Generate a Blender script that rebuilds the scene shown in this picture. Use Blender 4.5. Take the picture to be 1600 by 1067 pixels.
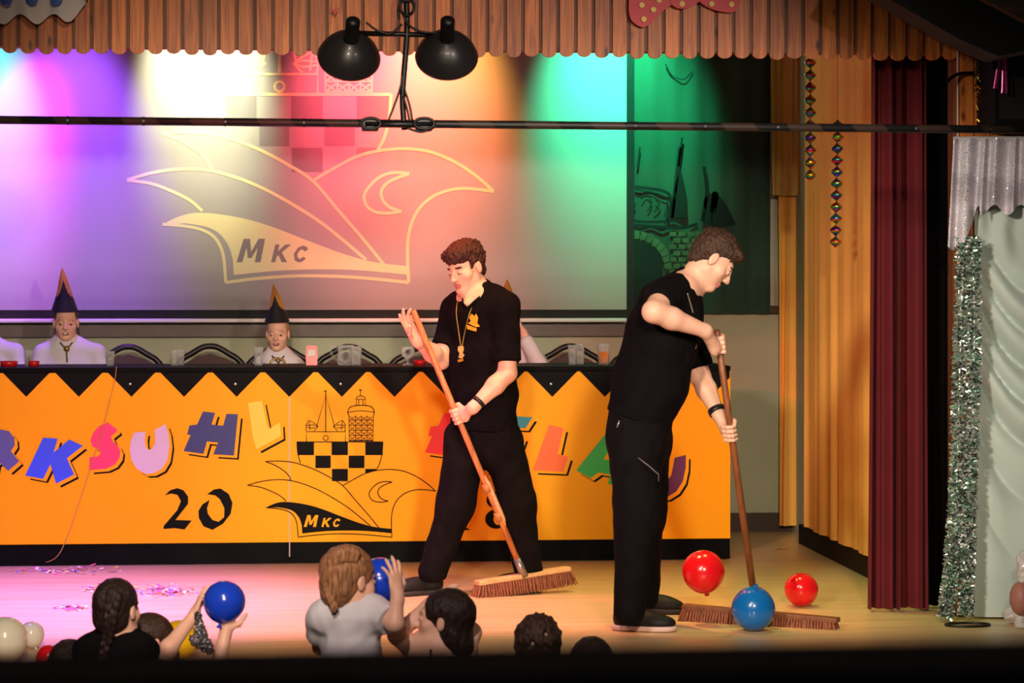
import bpy, bmesh, math, random
import numpy as np
from mathutils import Vector, Matrix
from mathutils.geometry import tessellate_polygon
from mathutils.bvhtree import BVHTree
random.seed(7); rng = np.random.default_rng(7)
for o in list(bpy.data.objects): bpy.data.objects.remove(o)
SC = bpy.context.scene; COL = SC.collection
R = math.radians

# ------------------------------------------------------------------ camera
FPX, HY, EYE, YAW = 4000.0, 445.0, 1.52, R(5.0)
CF = Vector((math.sin(YAW), math.cos(YAW), 0)); CR = Vector((math.cos(YAW), -math.sin(YAW), 0)); UP = Vector((0, 0, 1))
cd = bpy.data.cameras.new('camera'); cam = bpy.data.objects.new('camera', cd); COL.objects.link(cam)
cam.location = (0, 0, EYE); cam.rotation_euler = (R(90), 0, -YAW)
cd.sensor_width = 36; cd.lens = 36 * FPX / 1600; cd.shift_y = -(533.5 - HY) / 1600
cd.clip_end = 100; cd.clip_start = 0.05
cd.dof.use_dof = True; cd.dof.focus_distance = 12.6; cd.dof.aperture_fstop = 4.6
SC.camera = cam
# ------------------------------------------------------------------ world, lights, exposure
vs = SC.view_settings; vs.view_transform = 'Standard'; vs.look = 'None'; vs.exposure = 0.0; vs.gamma = 1.0; vs.use_curve_mapping = False
w = bpy.data.worlds.new('world'); SC.world = w; w.use_nodes = True
w.node_tree.nodes['Background'].inputs[0].default_value = (1.0, 0.86, 0.76, 1); w.node_tree.nodes['Background'].inputs[1].default_value = 0.035

def lamp(name, loc, tgt, col, power, ang=40, blend=0.5, size=0.08):
    l = bpy.data.lights.new(name, 'SPOT'); l.energy = power; l.color = col; l.spot_size = R(ang); l.spot_blend = blend; l.shadow_soft_size = size
    o = bpy.data.objects.new(name, l); COL.objects.link(o); o.location = loc
    o.rotation_euler = (Vector(tgt) - Vector(loc)).to_track_quat('-Z', 'Y').to_euler()
    return o
# follow spots hung in the hall, and one added fill lamp
lamp('hall_spot_a', (-0.3, 2.3, 3.2), (-0.45, 13.2, 0.55), (1.0, 0.80, 0.62), 2000, 24, 0.6, 0.20)
lamp('hall_spot_b', (1.2, 2.3, 3.2), (1.7, 13.2, 0.55), (1.0, 0.82, 0.60), 2000, 24, 0.6, 0.20)
lamp('hall_spot_left', (-1.8, 4.0, 3.3), (3.15, 12.3, 0.75), (1.0, 0.88, 0.70), 2200, 22, 0.8, 0.35)
lamp('hall_spot_right', (3.6, 3.6, 3.1), (0.0, 15.0, 1.3), (1.0, 0.80, 0.76), 900, 24, 0.8, 0.06)
lamp('hall_spot_red', (-2.4, 5.2, 3.0), (0.85, 12.6, 1.15), (1.0, 0.10, 0.12), 1050, 16, 0.9, 0.06)
lamp('fill_front', (-0.6, 4.2, 4.4), (-0.1, 9.1, 0.25), (1.0, 0.84, 0.76), 880, 42, 0.8, 0.12)  # fill lamp added to brighten the children before the stage
lamp('hall_spot_header', (0.3, 5.5, 4.6), (-0.05, 11.5, 2.75), (1.0, 0.78, 0.58), 480, 27, 1.0, 0.15)
# coloured wash lamps hung behind the wooden header, over the back wall
lamp('wash_cyan', (-1.80, 14.8, 3.85), (-1.83, 15.5, 2.55), (0.12, 0.74, 1.0), 460, 34, 1.0, 0.05)
lamp('wash_magenta', (-1.30, 14.8, 3.85), (-1.60, 15.5, 2.25), (1.0, 0.04, 0.75), 480, 28, 1.0, 0.05)
lamp('wash_violet', (-1.20, 14.7, 3.85), (-1.36, 15.5, 2.0), (0.30, 0.07, 1.0), 720, 46, 1.0, 0.05)
lamp('wash_white', (-0.52, 14.8, 3.85), (-0.50, 15.5, 2.85), (1.0, 1.0, 0.60), 850, 40, 1.0, 0.05)
lamp('wash_red', (0.55, 14.6, 3.85), (0.60, 15.5, 2.75), (1.0, 0.09, 0.13), 950, 54, 1.0, 0.05)
lamp('wash_orange', (0.93, 14.9, 3.8), (0.93, 15.5, 2.7), (1.0, 0.44, 0.06), 380, 46, 1.0, 0.05)
lamp('wash_green', (2.00, 14.7, 3.85), (2.02, 15.5, 2.78), (0.05, 1.0, 0.44), 900, 48, 1.0, 0.05)
# coloured lamps on the back of the header, washing the stage floor
lamp('stage_red', (0.1, 13.6, 3.5), (0.93, 12.55, 1.65), (1.0, 0.06, 0.06), 260, 26, 0.8, 0.05)
lamp('floor_violet', (-1.6, 11.9, 3.5), (-1.5, 12.3, 0), (0.40, 0.16, 1.0), 2300, 66, 1.0, 0.06)
lamp('floor_pink', (-0.4, 11.8, 3.5), (-0.25, 11.8, 0), (1.0, 0.30, 0.62), 850, 66, 1.0, 0.06)
lamp('floor_amber', (1.0, 11.8, 3.4), (1.0, 11.8, 0), (1.0, 0.52, 0.20), 380, 70, 1.0, 0.06)
lamp('floor_green', (2.3, 11.9, 3.4), (2.15, 12.2, 0), (0.55, 1.0, 0.30), 170, 60, 1.0, 0.06)

# ------------------------------------------------------------------ pixel helpers (a direction plus a depth or plane)
def ray(x, y): return CF + CR * ((x - 800) / FPX) - UP * ((y - HY) / FPX)
CAM = Vector((0, 0, EYE))
def PD(x, y, d): return CAM + ray(x, y) * d
def PY(x, y, Y): r = ray(x, y); return CAM + r * (Y / r.y)
def PX(x, y, X): r = ray(x, y); return CAM + r * (X / r.x)
def PF(x, y, z=0.0): r = ray(x, y); return CAM + r * ((z - EYE) / r.z)

# ------------------------------------------------------------------ materials
def lin(c): return tuple((v / 255 / 12.92) if v / 255 <= 0.04045 else ((v / 255 + 0.055) / 1.055) ** 2.4 for v in c)
MATS = {}
def M(name, col=(128, 128, 128), rough=0.6, metal=0.0, var=0.0, vs=8.0, bump=0.0, bs=60.0, coat=0.0, stretch=None, sheen=0.0, trans=0.0, ior=1.45, spec=0.5):
    if name in MATS: return MATS[name]
    m = bpy.data.materials.new(name); m.use_nodes = True; nt = m.node_tree; N = nt.nodes; b = N['Principled BSDF']
    c = lin(col)
    b.inputs['Roughness'].default_value = rough; b.inputs['Metallic'].default_value = metal; b.inputs['Specular IOR Level'].default_value = spec
    b.inputs['Coat Weight'].default_value = coat; b.inputs['Coat Roughness'].default_value = 0.06
    b.inputs['Sheen Weight'].default_value = sheen; b.inputs['Transmission Weight'].default_value = trans; b.inputs['IOR'].default_value = ior
    tc = N.new('ShaderNodeTexCoord'); mp = N.new('ShaderNodeMapping'); nt.links.new(tc.outputs['Object'], mp.inputs[0])
    if stretch: mp.inputs['Scale'].default_value = stretch
    n = N.new('ShaderNodeTexNoise'); n.inputs['Scale'].default_value = vs; n.inputs['Detail'].default_value = 4; nt.links.new(mp.outputs[0], n.inputs['Vector'])
    rp = N.new('ShaderNodeValToRGB'); nt.links.new(n.outputs['Fac'], rp.inputs[0])
    rp.color_ramp.elements[0].position = 0.3; rp.color_ramp.elements[1].position = 0.7
    rp.color_ramp.elements[0].color = (*[v * (1 - var) for v in c], 1); rp.color_ramp.elements[1].color = (*[min(1, v * (1 + var)) for v in c], 1)
    nt.links.new(rp.outputs[0], b.inputs['Base Color'])
    if bump:
        n2 = N.new('ShaderNodeTexNoise'); n2.inputs['Scale'].default_value = bs; n2.inputs['Detail'].default_value = 3; nt.links.new(mp.outputs[0], n2.inputs['Vector'])
        bp = N.new('ShaderNodeBump'); bp.inputs['Strength'].default_value = bump; bp.inputs['Distance'].default_value = 0.01
        nt.links.new(n2.outputs['Fac'], bp.inputs['Height']); nt.links.new(bp.outputs[0], b.inputs['Normal'])
    MATS[name] = m; return m

def wood(name, c1, c2, rough=0.5, axis='Z', scale=1.0, knots=True):
    m = bpy.data.materials.new(name); m.use_nodes = True; nt = m.node_tree; N = nt.nodes; L = nt.links; b = N['Principled BSDF']; b.inputs['Roughness'].default_value = rough
    tc = N.new('ShaderNodeTexCoord'); oi = N.new('ShaderNodeObjectInfo'); ad = N.new('ShaderNodeVectorMath'); ad.operation = 'ADD'
    ml = N.new('ShaderNodeVectorMath'); ml.operation = 'SCALE'; ml.inputs[3].default_value = 17.0
    cx = N.new('ShaderNodeCombineXYZ'); L.new(oi.outputs['Random'], cx.inputs[0]); L.new(oi.outputs['Random'], cx.inputs[2]); L.new(cx.outputs[0], ml.inputs[0])
    L.new(tc.outputs['Object'], ad.inputs[0]); L.new(ml.outputs[0], ad.inputs[1])
    mp = N.new('ShaderNodeMapping'); s = [30 * scale] * 3; s['XYZ'.index(axis)] = 1.6 * scale; mp.inputs['Scale'].default_value = s; L.new(ad.outputs[0], mp.inputs[0])
    n = N.new('ShaderNodeTexNoise'); n.inputs['Scale'].default_value = 1.6; n.inputs['Detail'].default_value = 6; n.inputs['Distortion'].default_value = 1.2; L.new(mp.outputs[0], n.inputs['Vector'])
    rp = N.new('ShaderNodeValToRGB'); rp.color_ramp.elements[0].position = 0.32; rp.color_ramp.elements[1].position = 0.68
    rp.color_ramp.elements[0].color = (*lin(c1), 1); rp.color_ramp.elements[1].color = (*lin(c2), 1); L.new(n.outputs['Fac'], rp.inputs[0])
    hs = N.new('ShaderNodeHueSaturation'); mr = N.new('ShaderNodeMapRange'); mr.inputs[3].default_value = 0.78; mr.inputs[4].default_value = 1.18; L.new(oi.outputs['Random'], mr.inputs[0]); L.new(mr.outputs[0], hs.inputs['Value']); L.new(rp.outputs[0], hs.inputs['Color'])
    out = hs.outputs[0]
    if knots:
        m2 = N.new('ShaderNodeMapping'); s2 = [11.0] * 3; s2['XYZ'.index(axis)] = 4.5; m2.inputs['Scale'].default_value = s2; L.new(ad.outputs[0], m2.inputs[0])
        v = N.new('ShaderNodeTexVoronoi'); v.inputs['Scale'].default_value = 1.0; L.new(m2.outputs[0], v.inputs['Vector'])
        r2 = N.new('ShaderNodeValToRGB'); r2.color_ramp.elements[0].position = 0.05; r2.color_ramp.elements[1].position = 0.16; L.new(v.outputs['Distance'], r2.inputs[0])
        mx = N.new('ShaderNodeMix'); mx.data_type = 'RGBA'; L.new(r2.outputs[0], mx.inputs[0]); mx.inputs[6].default_value = (*[q * 0.25 for q in lin(c1)], 1); L.new(out, mx.inputs[7]); out = mx.outputs[2]
    L.new(out, b.inputs['Base Color'])
    bp = N.new('ShaderNodeBump'); bp.inputs['Strength'].default_value = 0.15; bp.inputs['Distance'].default_value = 0.004; L.new(n.outputs['Fac'], bp.inputs['Height']); L.new(bp.outputs[0], b.inputs['Normal'])
    MATS[name] = m; return m

def balloon_mat(name, col):
    m = M(name, col, 0.22, var=0.03, vs=3, coat=0.6); nt = m.node_tree; b = nt.nodes['Principled BSDF']
    tr = nt.nodes.new('ShaderNodeBsdfTranslucent'); tr.inputs[0].default_value = (*lin(col), 1); mx = nt.nodes.new('ShaderNodeMixShader'); mx.inputs[0].default_value = 0.25
    nt.links.new(b.outputs[0], mx.inputs[1]); nt.links.new(tr.outputs[0], mx.inputs[2]); nt.links.new(mx.outputs[0], nt.nodes['Material Output'].inputs[0])
    return m

def sparkle(name, col, dens=90, base_rough=0.5, amount=0.5):
    m = M(name, col, base_rough, var=0.08); nt = m.node_tree; N = nt.nodes; L = nt.links; b = N['Principled BSDF']
    tc = N.new('ShaderNodeTexCoord'); v = N.new('ShaderNodeTexVoronoi'); v.inputs['Scale'].default_value = dens; L.new(tc.outputs['Object'], v.inputs['Vector'])
    r = N.new('ShaderNodeValToRGB'); r.color_ramp.elements[0].position = 0.30; r.color_ramp.elements[1].position = 0.36; r.color_ramp.elements[0].color = (1, 1, 1, 1); r.color_ramp.elements[1].color = (0, 0, 0, 1); L.new(v.outputs['Distance'], r.inputs[0])
    mu = N.new('ShaderNodeMath'); mu.operation = 'MULTIPLY'; mu.inputs[1].default_value = amount; L.new(r.outputs[0], mu.inputs[0]); L.new(mu.outputs[0], b.inputs['Metallic'])
    r2 = N.new('ShaderNodeMapRange'); r2.inputs[3].default_value = base_rough; r2.inputs[4].default_value = 0.15; L.new(r.outputs[0], r2.inputs[0]); L.new(r2.outputs[0], b.inputs['Roughness'])
    nm = N.new('ShaderNodeVectorMath'); nm.operation = 'SUBTRACT'; L.new(v.outputs['Color'], nm.inputs[0]); nm.inputs[1].default_value = (0.5, 0.5, 0.5)
    sc = N.new('ShaderNodeVectorMath'); sc.operation = 'SCALE'; sc.inputs[3].default_value = 0.9; L.new(nm.outputs[0], sc.inputs[0])
    g = N.new('ShaderNodeNewGeometry'); a = N.new('ShaderNodeVectorMath'); a.operation = 'ADD'; L.new(g.outputs['Normal'], a.inputs[0])
    s2 = N.new('ShaderNodeVectorMath'); s2.operation = 'SCALE'; L.new(sc.outputs[0], s2.inputs[0]); L.new(r.outputs[0], s2.inputs[3]); L.new(s2.outputs[0], a.inputs[1])
    nn = N.new('ShaderNodeVectorMath'); nn.operation = 'NORMALIZE'; L.new(a.outputs[0], nn.inputs[0]); L.new(nn.outputs[0], b.inputs['Normal'])
    return m

# ------------------------------------------------------------------ object helpers
def tag(o, label=None, cat=None, group=None, kind=None):
    if label: o['label'] = label
    if cat: o['category'] = cat
    if group: o['group'] = group
    if kind: o['kind'] = kind
    return o
def thing(name, label, cat, loc=(0, 0, 0), group=None):
    o = bpy.data.objects.new(name, None); COL.objects.link(o); o.location = loc; o.empty_display_size = 0.1
    return tag(o, label, cat, group)
def world_loc(o):
    v = Vector((0, 0, 0))
    while o: v += o.location; o = o.parent
    return v
def obj(name, verts, faces, mats, parent=None, smooth=False, mi=None, uv=None, recenter=True):
    """one mesh object; verts in world metres"""
    off = world_loc(parent) if parent else Vector((0, 0, 0))
    V = np.array([tuple(v) for v in verts] if not isinstance(verts, np.ndarray) else verts, dtype=np.float64)
    base = np.array(off)
    if parent is None and recenter and len(V):
        c = (V.min(0) + V.max(0)) / 2; c[2] = V[:, 2].min(); base = c
    V = V - base
    me = bpy.data.meshes.new(name)
    if isinstance(faces, np.ndarray):
        n = len(faces); me.vertices.add(len(V)); me.vertices.foreach_set('co', V.astype(np.float32).ravel())
        me.loops.add(n * 4); me.loops.foreach_set('vertex_index', faces.astype(np.int32).ravel()); me.polygons.add(n)
        me.polygons.foreach_set('loop_start', np.arange(0, n * 4, 4, dtype=np.int32)); me.update(calc_edges=True); me.validate()
    else:
        me.from_pydata([tuple(v) for v in V], [], faces); me.update()
    for m in (mats if isinstance(mats, (list, tuple)) else [mats]): me.materials.append(m)
    if mi is not None: me.polygons.foreach_set('material_index', np.array(mi, dtype=np.int32))
    if smooth: me.polygons.foreach_set('use_smooth', np.ones(len(me.polygons), dtype=bool))
    o = bpy.data.objects.new(name, me); COL.objects.link(o)
    if parent: o.parent = parent
    else: o.location = base
    return o
def copy_tree(o, parent=None):
    c = o.copy(); COL.objects.link(c); c.parent = parent
    for ch in list(o.children): copy_tree(ch, c)
    return c

class MB:
    def __init__(s): s.v = []; s.f = []; s.mi = []
    def add(s, v, f, mi=0):
        b = len(s.v); s.v += [Vector(q) for q in v]; s.f += [tuple(i + b for i in q) for q in f]; s.mi += [mi] * len(f); return s
    def box(s, lo, hi, mi=0, mat=None):
        x0, y0, z0 = lo; x1, y1, z1 = hi
        v = [Vector(q) for q in ((x0, y0, z0), (x1, y0, z0), (x1, y1, z0), (x0, y1, z0), (x0, y0, z1), (x1, y0, z1), (x1, y1, z1), (x0, y1, z1))]
        if mat: v = [mat @ q for q in v]
        return s.add(v, [(0, 3, 2, 1), (4, 5, 6, 7), (0, 1, 5, 4), (1, 2, 6, 5), (2, 3, 7, 6), (3, 0, 4, 7)], mi)
    def bbox(s, lo, hi, b=0.004, mi=0, mat=None):
        bm = bmesh.new(); bmesh.ops.create_cube(bm, size=1)
        lo, hi = Vector(lo), Vector(hi)
        for q in bm.verts: q.co = Vector([(lo[i] + hi[i]) / 2 + q.co[i] * (hi[i] - lo[i]) for i in range(3)])
        bmesh.ops.bevel(bm, geom=bm.edges[:], offset=b, segments=2, affect='EDGES', profile=0.7)
        vs = [q.co.copy() for q in bm.verts]; bm.verts.index_update()
        fs = [tuple(q.index for q in f.verts) for f in bm.faces]; bm.free()
        if mat: vs = [mat @ q for q in vs]
        return s.add(vs, fs, mi)
    def tube(s, pts, r, n=10, mi=0, caps=True, flat=None):
        pts = [Vector(p) for p in pts]; rs = r if isinstance(r, (list, tuple)) else [r] * len(pts)
        t = (pts[1] - pts[0]).normalized(); u = t.orthogonal().normalized() if flat is None else (Vector(flat) - t * Vector(flat).dot(t)).normalized()
        v = []; f = []
        for i, p in enumerate(pts):
            t2 = (pts[min(i + 1, len(pts) - 1)] - pts[max(i - 1, 0)]).normalized(); u = (u - t2 * u.dot(t2)).normalized(); w_ = t2.cross(u)
            rr = rs[i]; ra, rb = rr if isinstance(rr, tuple) else (rr, rr)
            for k in range(n):
                a = 2 * math.pi * k / n; v.append(p + u * (ra * math.cos(a)) + w_ * (rb * math.sin(a)))
        for i in range(len(pts) - 1):
            for k in range(n): f.append((i * n + k, i * n + (k + 1) % n, (i + 1) * n + (k + 1) % n, (i + 1) * n + k))
        if caps: f.append(tuple(range(n - 1, -1, -1))); f.append(tuple((len(pts) - 1) * n + k for k in range(n)))
        return s.add(v, f, mi)
    def lathe(s, prof, o, axis=(0, 0, 1), n=24, mi=0):
        o = Vector(o); ax = Vector(axis).normalized(); u = ax.orthogonal().normalized(); w_ = ax.cross(u); v = []; f = []
        for (r, h) in prof:
            for k in range(n): a = 2 * math.pi * k / n; v.append(o + ax * h + u * (r * math.cos(a)) + w_ * (r * math.sin(a)))
        for i in range(len(prof) - 1):
            for k in range(n): f.append((i * n + k, i * n + (k + 1) % n, (i + 1) * n + (k + 1) % n, (i + 1) * n + k))
        return s.add(v, f, mi)
    def grid(s, fn, nu, nv, mi=0):
        v = [fn(i / nu, j / nv) for j in range(nv + 1) for i in range(nu + 1)]
        f = [(j * (nu + 1) + i, j * (nu + 1) + i + 1, (j + 1) * (nu + 1) + i + 1, (j + 1) * (nu + 1) + i) for j in range(nv) for i in range(nu)]
        return s.add(v, f, mi)
    def poly(s, pts, holes=(), mi=0):
        loops = [[Vector(p) for p in pts]] + [[Vector(p) for p in h] for h in holes]
        tri = tessellate_polygon(loops); v = [p for l in loops for p in l]
        return s.add(v, [tuple(t) for t in tri], mi)
    def slab(s, pts, nrm, th, mi=0):
        """closed flat cut-out of thickness th"""
        pts = [Vector(p) for p in pts]; nrm = Vector(nrm) * th; tri = tessellate_polygon([pts]); n = len(pts)
        v = pts + [p + nrm for p in pts]
        f = [tuple(t) for t in tri] + [tuple(i + n for i in reversed(t)) for t in tri] + [(i, (i + 1) % n, (i + 1) % n + n, i + n) for i in range(n)]
        return s.add(v, f, mi)
    def build(s, name, mats, parent=None, smooth=False, recalc=True):
        o = obj(name, s.v, s.f, mats, parent, smooth, s.mi)
        if recalc:
            bm = bmesh.new(); bm.from_mesh(o.data); bmesh.ops.recalc_face_normals(bm, faces=bm.faces[:]); bm.to_mesh(o.data); bm.free()
        return o
def catmull(p, n=8, closed=False):
    p = [Vector(q) for q in p]; out = []; m = len(p)
    for i in range(m if closed else m - 1):
        a = p[(i - 1) % m] if closed or i > 0 else p[0]; b = p[i]; c = p[(i + 1) % m]; d = p[(i + 2) % m] if closed or i + 2 < m else p[-1]
        for k in range(n):
            t = k / n; out.append(0.5 * ((2 * b) + (c - a) * t + (2 * a - 5 * b + 4 * c - d) * t * t + (3 * b - a - 3 * c + d) * t ** 3))
    if not closed: out.append(p[-1])
    return out

# ------------------------------------------------------------------ signed-distance sculpting for bodies and clothes
def A3(v): return np.array((v[0], v[1], v[2]), dtype=np.float32)
class Field:
    def __init__(s): s.ops = []
    def cone(s, a, b, ra, rb, k=0.02, op='u', flat=False): s.ops.append(('cone', A3(a), A3(b), ra, rb, k, op, flat)); return s
    def ecap(s, a, b, u, ra, rb, k=0.03, op='u', flat=False): s.ops.append(('ecap', A3(a), A3(b), A3(u), ra, rb, k, op, flat)); return s
    def ell(s, c, r, Rm=None, k=0.02, op='u'): s.ops.append(('ell', A3(c), np.array(r, dtype=np.float32), np.eye(3, dtype=np.float32) if Rm is None else Rm, k, op)); return s
    def plane(s, p, n, k=0.004): s.ops.append(('plane', A3(p), A3(Vector(n).normalized()), k, 'i')); return s
    def chain(s, pts, rs, k=0.01):
        for i in range(len(pts) - 1): s.cone(pts[i], pts[i + 1], rs[i], rs[i + 1], k)
        return s
    def bounds(s, o):
        if o[0] == 'cone': m = max(o[3], o[4]); return np.minimum(o[1], o[2]) - m, np.maximum(o[1], o[2]) + m
        if o[0] == 'ecap': m = max(max(o[4]), max(o[5])); return np.minimum(o[1], o[2]) - m, np.maximum(o[1], o[2]) + m
        if o[0] == 'ell': m = np.sqrt(((o[3] * o[2][None, :]) ** 2).sum(1)); return o[1] - m, o[1] + m
    def build(s, name, mats, parent=None, res=0.006, noise=None, paint=(), smooth=True):
        us = [s.bounds(o) for o in s.ops if o[-1] == 'u' or (o[0] in ('cone', 'ecap') and o[-2] == 'u')]
        lo = np.min([b[0] for b in us], 0) - 4 * res; hi = np.max([b[1] for b in us], 0) + 4 * res
        n = np.ceil((hi - lo) / res).astype(int) + 1
        ax = [lo[i] + res * np.arange(n[i], dtype=np.float32) for i in range(3)]
        f = np.full(n, 0.5, dtype=np.float32)
        for o in s.ops:
            kind = o[0]
            if kind == 'plane':
                p, nn, k = o[1], o[2], o[3]
                d = (ax[0] - p[0])[:, None, None] * nn[0] + (ax[1] - p[1])[None, :, None] * nn[1] + (ax[2] - p[2])[None, None, :] * nn[2]
                h = np.clip(0.5 - 0.5 * (f - d) / k, 0, 1); f = f * (1 - h) + d * h + k * h * (1 - h); continue
            k = o[5] if kind == 'cone' else (o[6] if kind == 'ecap' else o[4]); op = o[-2] if kind in ('cone', 'ecap') else o[-1]
            b0, b1 = s.bounds(o); mg = k + 3 * res
            i0 = np.clip(np.floor((b0 - mg - lo) / res).astype(int), 0, n - 1); i1 = np.clip(np.ceil((b1 + mg - lo) / res).astype(int) + 1, 1, n)
            if np.any(i1 <= i0): continue
            sl = tuple(slice(i0[q], i1[q]) for q in range(3))
            X = ax[0][sl[0]][:, None, None]; Y = ax[1][sl[1]][None, :, None]; Z = ax[2][sl[2]][None, None, :]
            if kind == 'ell':
                c, r, Rm = o[1], o[2], o[3]; q = [(X - c[0]) * Rm[0, j] + (Y - c[1]) * Rm[1, j] + (Z - c[2]) * Rm[2, j] for j in range(3)]
                k0 = np.sqrt(sum((q[j] / r[j]) ** 2 for j in range(3))); k1 = np.sqrt(sum((q[j] / r[j] ** 2) ** 2 for j in range(3))) + 1e-6
                d = k0 * (k0 - 1) / k1
            else:
                a, b = o[1], o[2]; ab = b - a; L = float(np.sqrt((ab ** 2).sum())) + 1e-9; t0 = ((X - a[0]) * ab[0] + (Y - a[1]) * ab[1] + (Z - a[2]) * ab[2]) / (L * L)
                t = np.clip(t0, 0, 1); dx = X - (a[0] + t * ab[0]); dy = Y - (a[1] + t * ab[1]); dz = Z - (a[2] + t * ab[2]); flat = o[-1]
                if kind == 'cone':
                    d = np.sqrt(dx * dx + dy * dy + dz * dz) - (o[3] + t * (o[4] - o[3]))
                    if flat: d = np.maximum(d, (t0 - 1) * L)
                else:
                    w_ = ab / L; u = o[3] - w_ * float((o[3] * w_).sum()); u = u / np.sqrt((u ** 2).sum()); v = np.cross(w_, u)
                    ru = o[4][0] + t * (o[5][0] - o[4][0]); rv = o[4][1] + t * (o[5][1] - o[4][1])
                    e = dx * w_[0] + dy * w_[1] + dz * w_[2]; pu = dx * u[0] + dy * u[1] + dz * u[2]; pv = dx * v[0] + dy * v[1] + dz * v[2]
                    rm = np.minimum(ru, rv); d = (np.sqrt((pu / ru) ** 2 + (pv / rv) ** 2 + (e / rm) ** 2) - 1) * rm
                    if flat: d = np.maximum(d, (t0 - 1) * L)
            g = f[sl]
            if op == 'u': h = np.clip(0.5 + 0.5 * (g - d) / k, 0, 1); f[sl] = g * (1 - h) + d * h - k * h * (1 - h)
            else: d = -d; h = np.clip(0.5 - 0.5 * (g - d) / k, 0, 1); f[sl] = g * (1 - h) + d * h + k * h * (1 - h)
        if noise:
            for amp, fx, fy, fz, ph in noise:
                X = ax[0][:, None, None] - lo[0]; Y = ax[1][None, :, None] - lo[1]; Z = ax[2][None, None, :] - lo[2]
                f = f + amp * np.sin(X * fx + ph + 1.7 * np.sin(Z * fz * 0.53 + ph)) * np.sin(Y * fy + 2 * ph + 1.3 * np.sin(X * fx * 0.6)) * np.sin(Z * fz + 3 * ph + 1.5 * np.sin(Y * fy * 0.45))
        f[0], f[-1], f[:, 0], f[:, -1], f[:, :, 0], f[:, :, -1] = .5, .5, .5, .5, .5, .5
        ins = f < 0; c = ins[:-1, :-1, :-1].astype(np.int8)
        for dx in (0, 1):
            for dy in (0, 1):
                for dz in (0, 1):
                    if dx + dy + dz: c = c + ins[dx:n[0] - 1 + dx, dy:n[1] - 1 + dy, dz:n[2] - 1 + dz]
        act = np.argwhere((c > 0) & (c < 8)); idx = np.full(c.shape, -1, dtype=np.int32); idx[tuple(act.T)] = np.arange(len(act))
        acc = np.zeros((len(act), 3)); cnt = np.zeros(len(act)); cor = [(a, b, q) for a in (0, 1) for b in (0, 1) for q in (0, 1)]
        fv = {q: f[act[:, 0] + q[0], act[:, 1] + q[1], act[:, 2] + q[2]] for q in cor}
        for i, p in enumerate(cor):
            for q in cor[i + 1:]:
                if sum(abs(p[j] - q[j]) for j in range(3)) != 1: continue
                m = (fv[p] < 0) != (fv[q] < 0); t = np.where(m, fv[p] / (fv[p] - fv[q] + 1e-12), 0)
                for j in range(3): acc[:, j] += np.where(m, p[j] + t * (q[j] - p[j]), 0)
                cnt += m
        V = (act + acc / cnt[:, None]) * res + lo; F = []
        for axn in range(3):
            sa = [slice(None)] * 3; sb = [slice(None)] * 3; sa[axn] = slice(0, -1); sb[axn] = slice(1, None)
            A, B = ins[tuple(sa)], ins[tuple(sb)]; e = np.argwhere(A != B)
            flip = A[tuple(e.T)]; o1, o2 = [j for j in range(3) if j != axn]
            def cell(d1, d2):
                q = e.copy(); q[:, o1] -= d1; q[:, o2] -= d2; return idx[q[:, 0], q[:, 1], q[:, 2]]
            quad = np.stack([cell(1, 1), cell(0, 1), cell(0, 0), cell(1, 0)], 1)
            if axn == 1: flip = ~flip
            quad[~flip] = quad[~flip][:, ::-1]; F.append(quad)
        F = np.concatenate(F); F = F[(F >= 0).all(1)]
        mi = None
        if paint:
            C = V[F].mean(1); mi = np.zeros(len(F), dtype=np.int32)
            for c_, r_, Rm, m_ in paint:
                q = (C - np.array(c_)) @ Rm; mi[((q / np.array(r_)) ** 2).sum(1) < 1] = m_
        return obj(name, V, F, mats, parent, smooth, mi)

# ------------------------------------------------------------------ the setting
YB, YC, YP = 15.6, 14.0, 11.5      # back wall, front of the long table, header plane
HALL = -0.78
def flooring():
    m = bpy.data.materials.new('stage_linoleum'); m.use_nodes = True; nt = m.node_tree; N = nt.nodes; L = nt.links; b = N['Principled BSDF']
    tc = N.new('ShaderNodeTexCoord'); mp = N.new('ShaderNodeMapping'); mp.inputs['Scale'].default_value = (0.6, 14, 1); L.new(tc.outputs['Object'], mp.inputs[0])
    n = N.new('ShaderNodeTexNoise'); n.inputs['Scale'].default_value = 2.2; n.inputs['Detail'].default_value = 5; L.new(mp.outputs[0], n.inputs['Vector'])
    r = N.new('ShaderNodeValToRGB'); r.color_ramp.elements[0].color = (*lin((196, 160, 112)), 1); r.color_ramp.elements[1].color = (*lin((222, 190, 142)), 1); r.color_ramp.elements[0].position = .3; r.color_ramp.elements[1].position = .7; L.new(n.outputs['Fac'], r.inputs[0]); L.new(r.outputs[0], b.inputs['Base Color'])
    n2 = N.new('ShaderNodeTexNoise'); n2.inputs['Scale'].default_value = 1.4; n2.inputs['Detail'].default_value = 6; L.new(tc.outputs['Object'], n2.inputs['Vector'])
    mr = N.new('ShaderNodeMapRange'); mr.inputs[3].default_value = 0.26; mr.inputs[4].default_value = 0.42; L.new(n2.outputs['Fac'], mr.inputs[0]); L.new(mr.outputs[0], b.inputs['Roughness'])
    MATS['stage_linoleum'] = m; return m
M_black = M('black_paint', (12, 10, 11), 0.6, var=0.25, vs=5, bump=0.1, bs=25, spec=0.2)
M_pine = wood('pine_plank', (146, 70, 16), (214, 122, 44), 0.5)
M_pineback = wood('pine_back', (92, 50, 24), (120, 70, 38), 0.6)
M_plaster = M('wall_plaster', (176, 178, 150), 0.85, var=0.06, vs=3, bump=0.15, bs=120)
s = MB(); s.box((-5.2, 9.65, -0.06), (3.5, YB, 0)); tag(s.build('floor', flooring()), 'pale wooden stage floor', None, None, 'structure')
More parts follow.
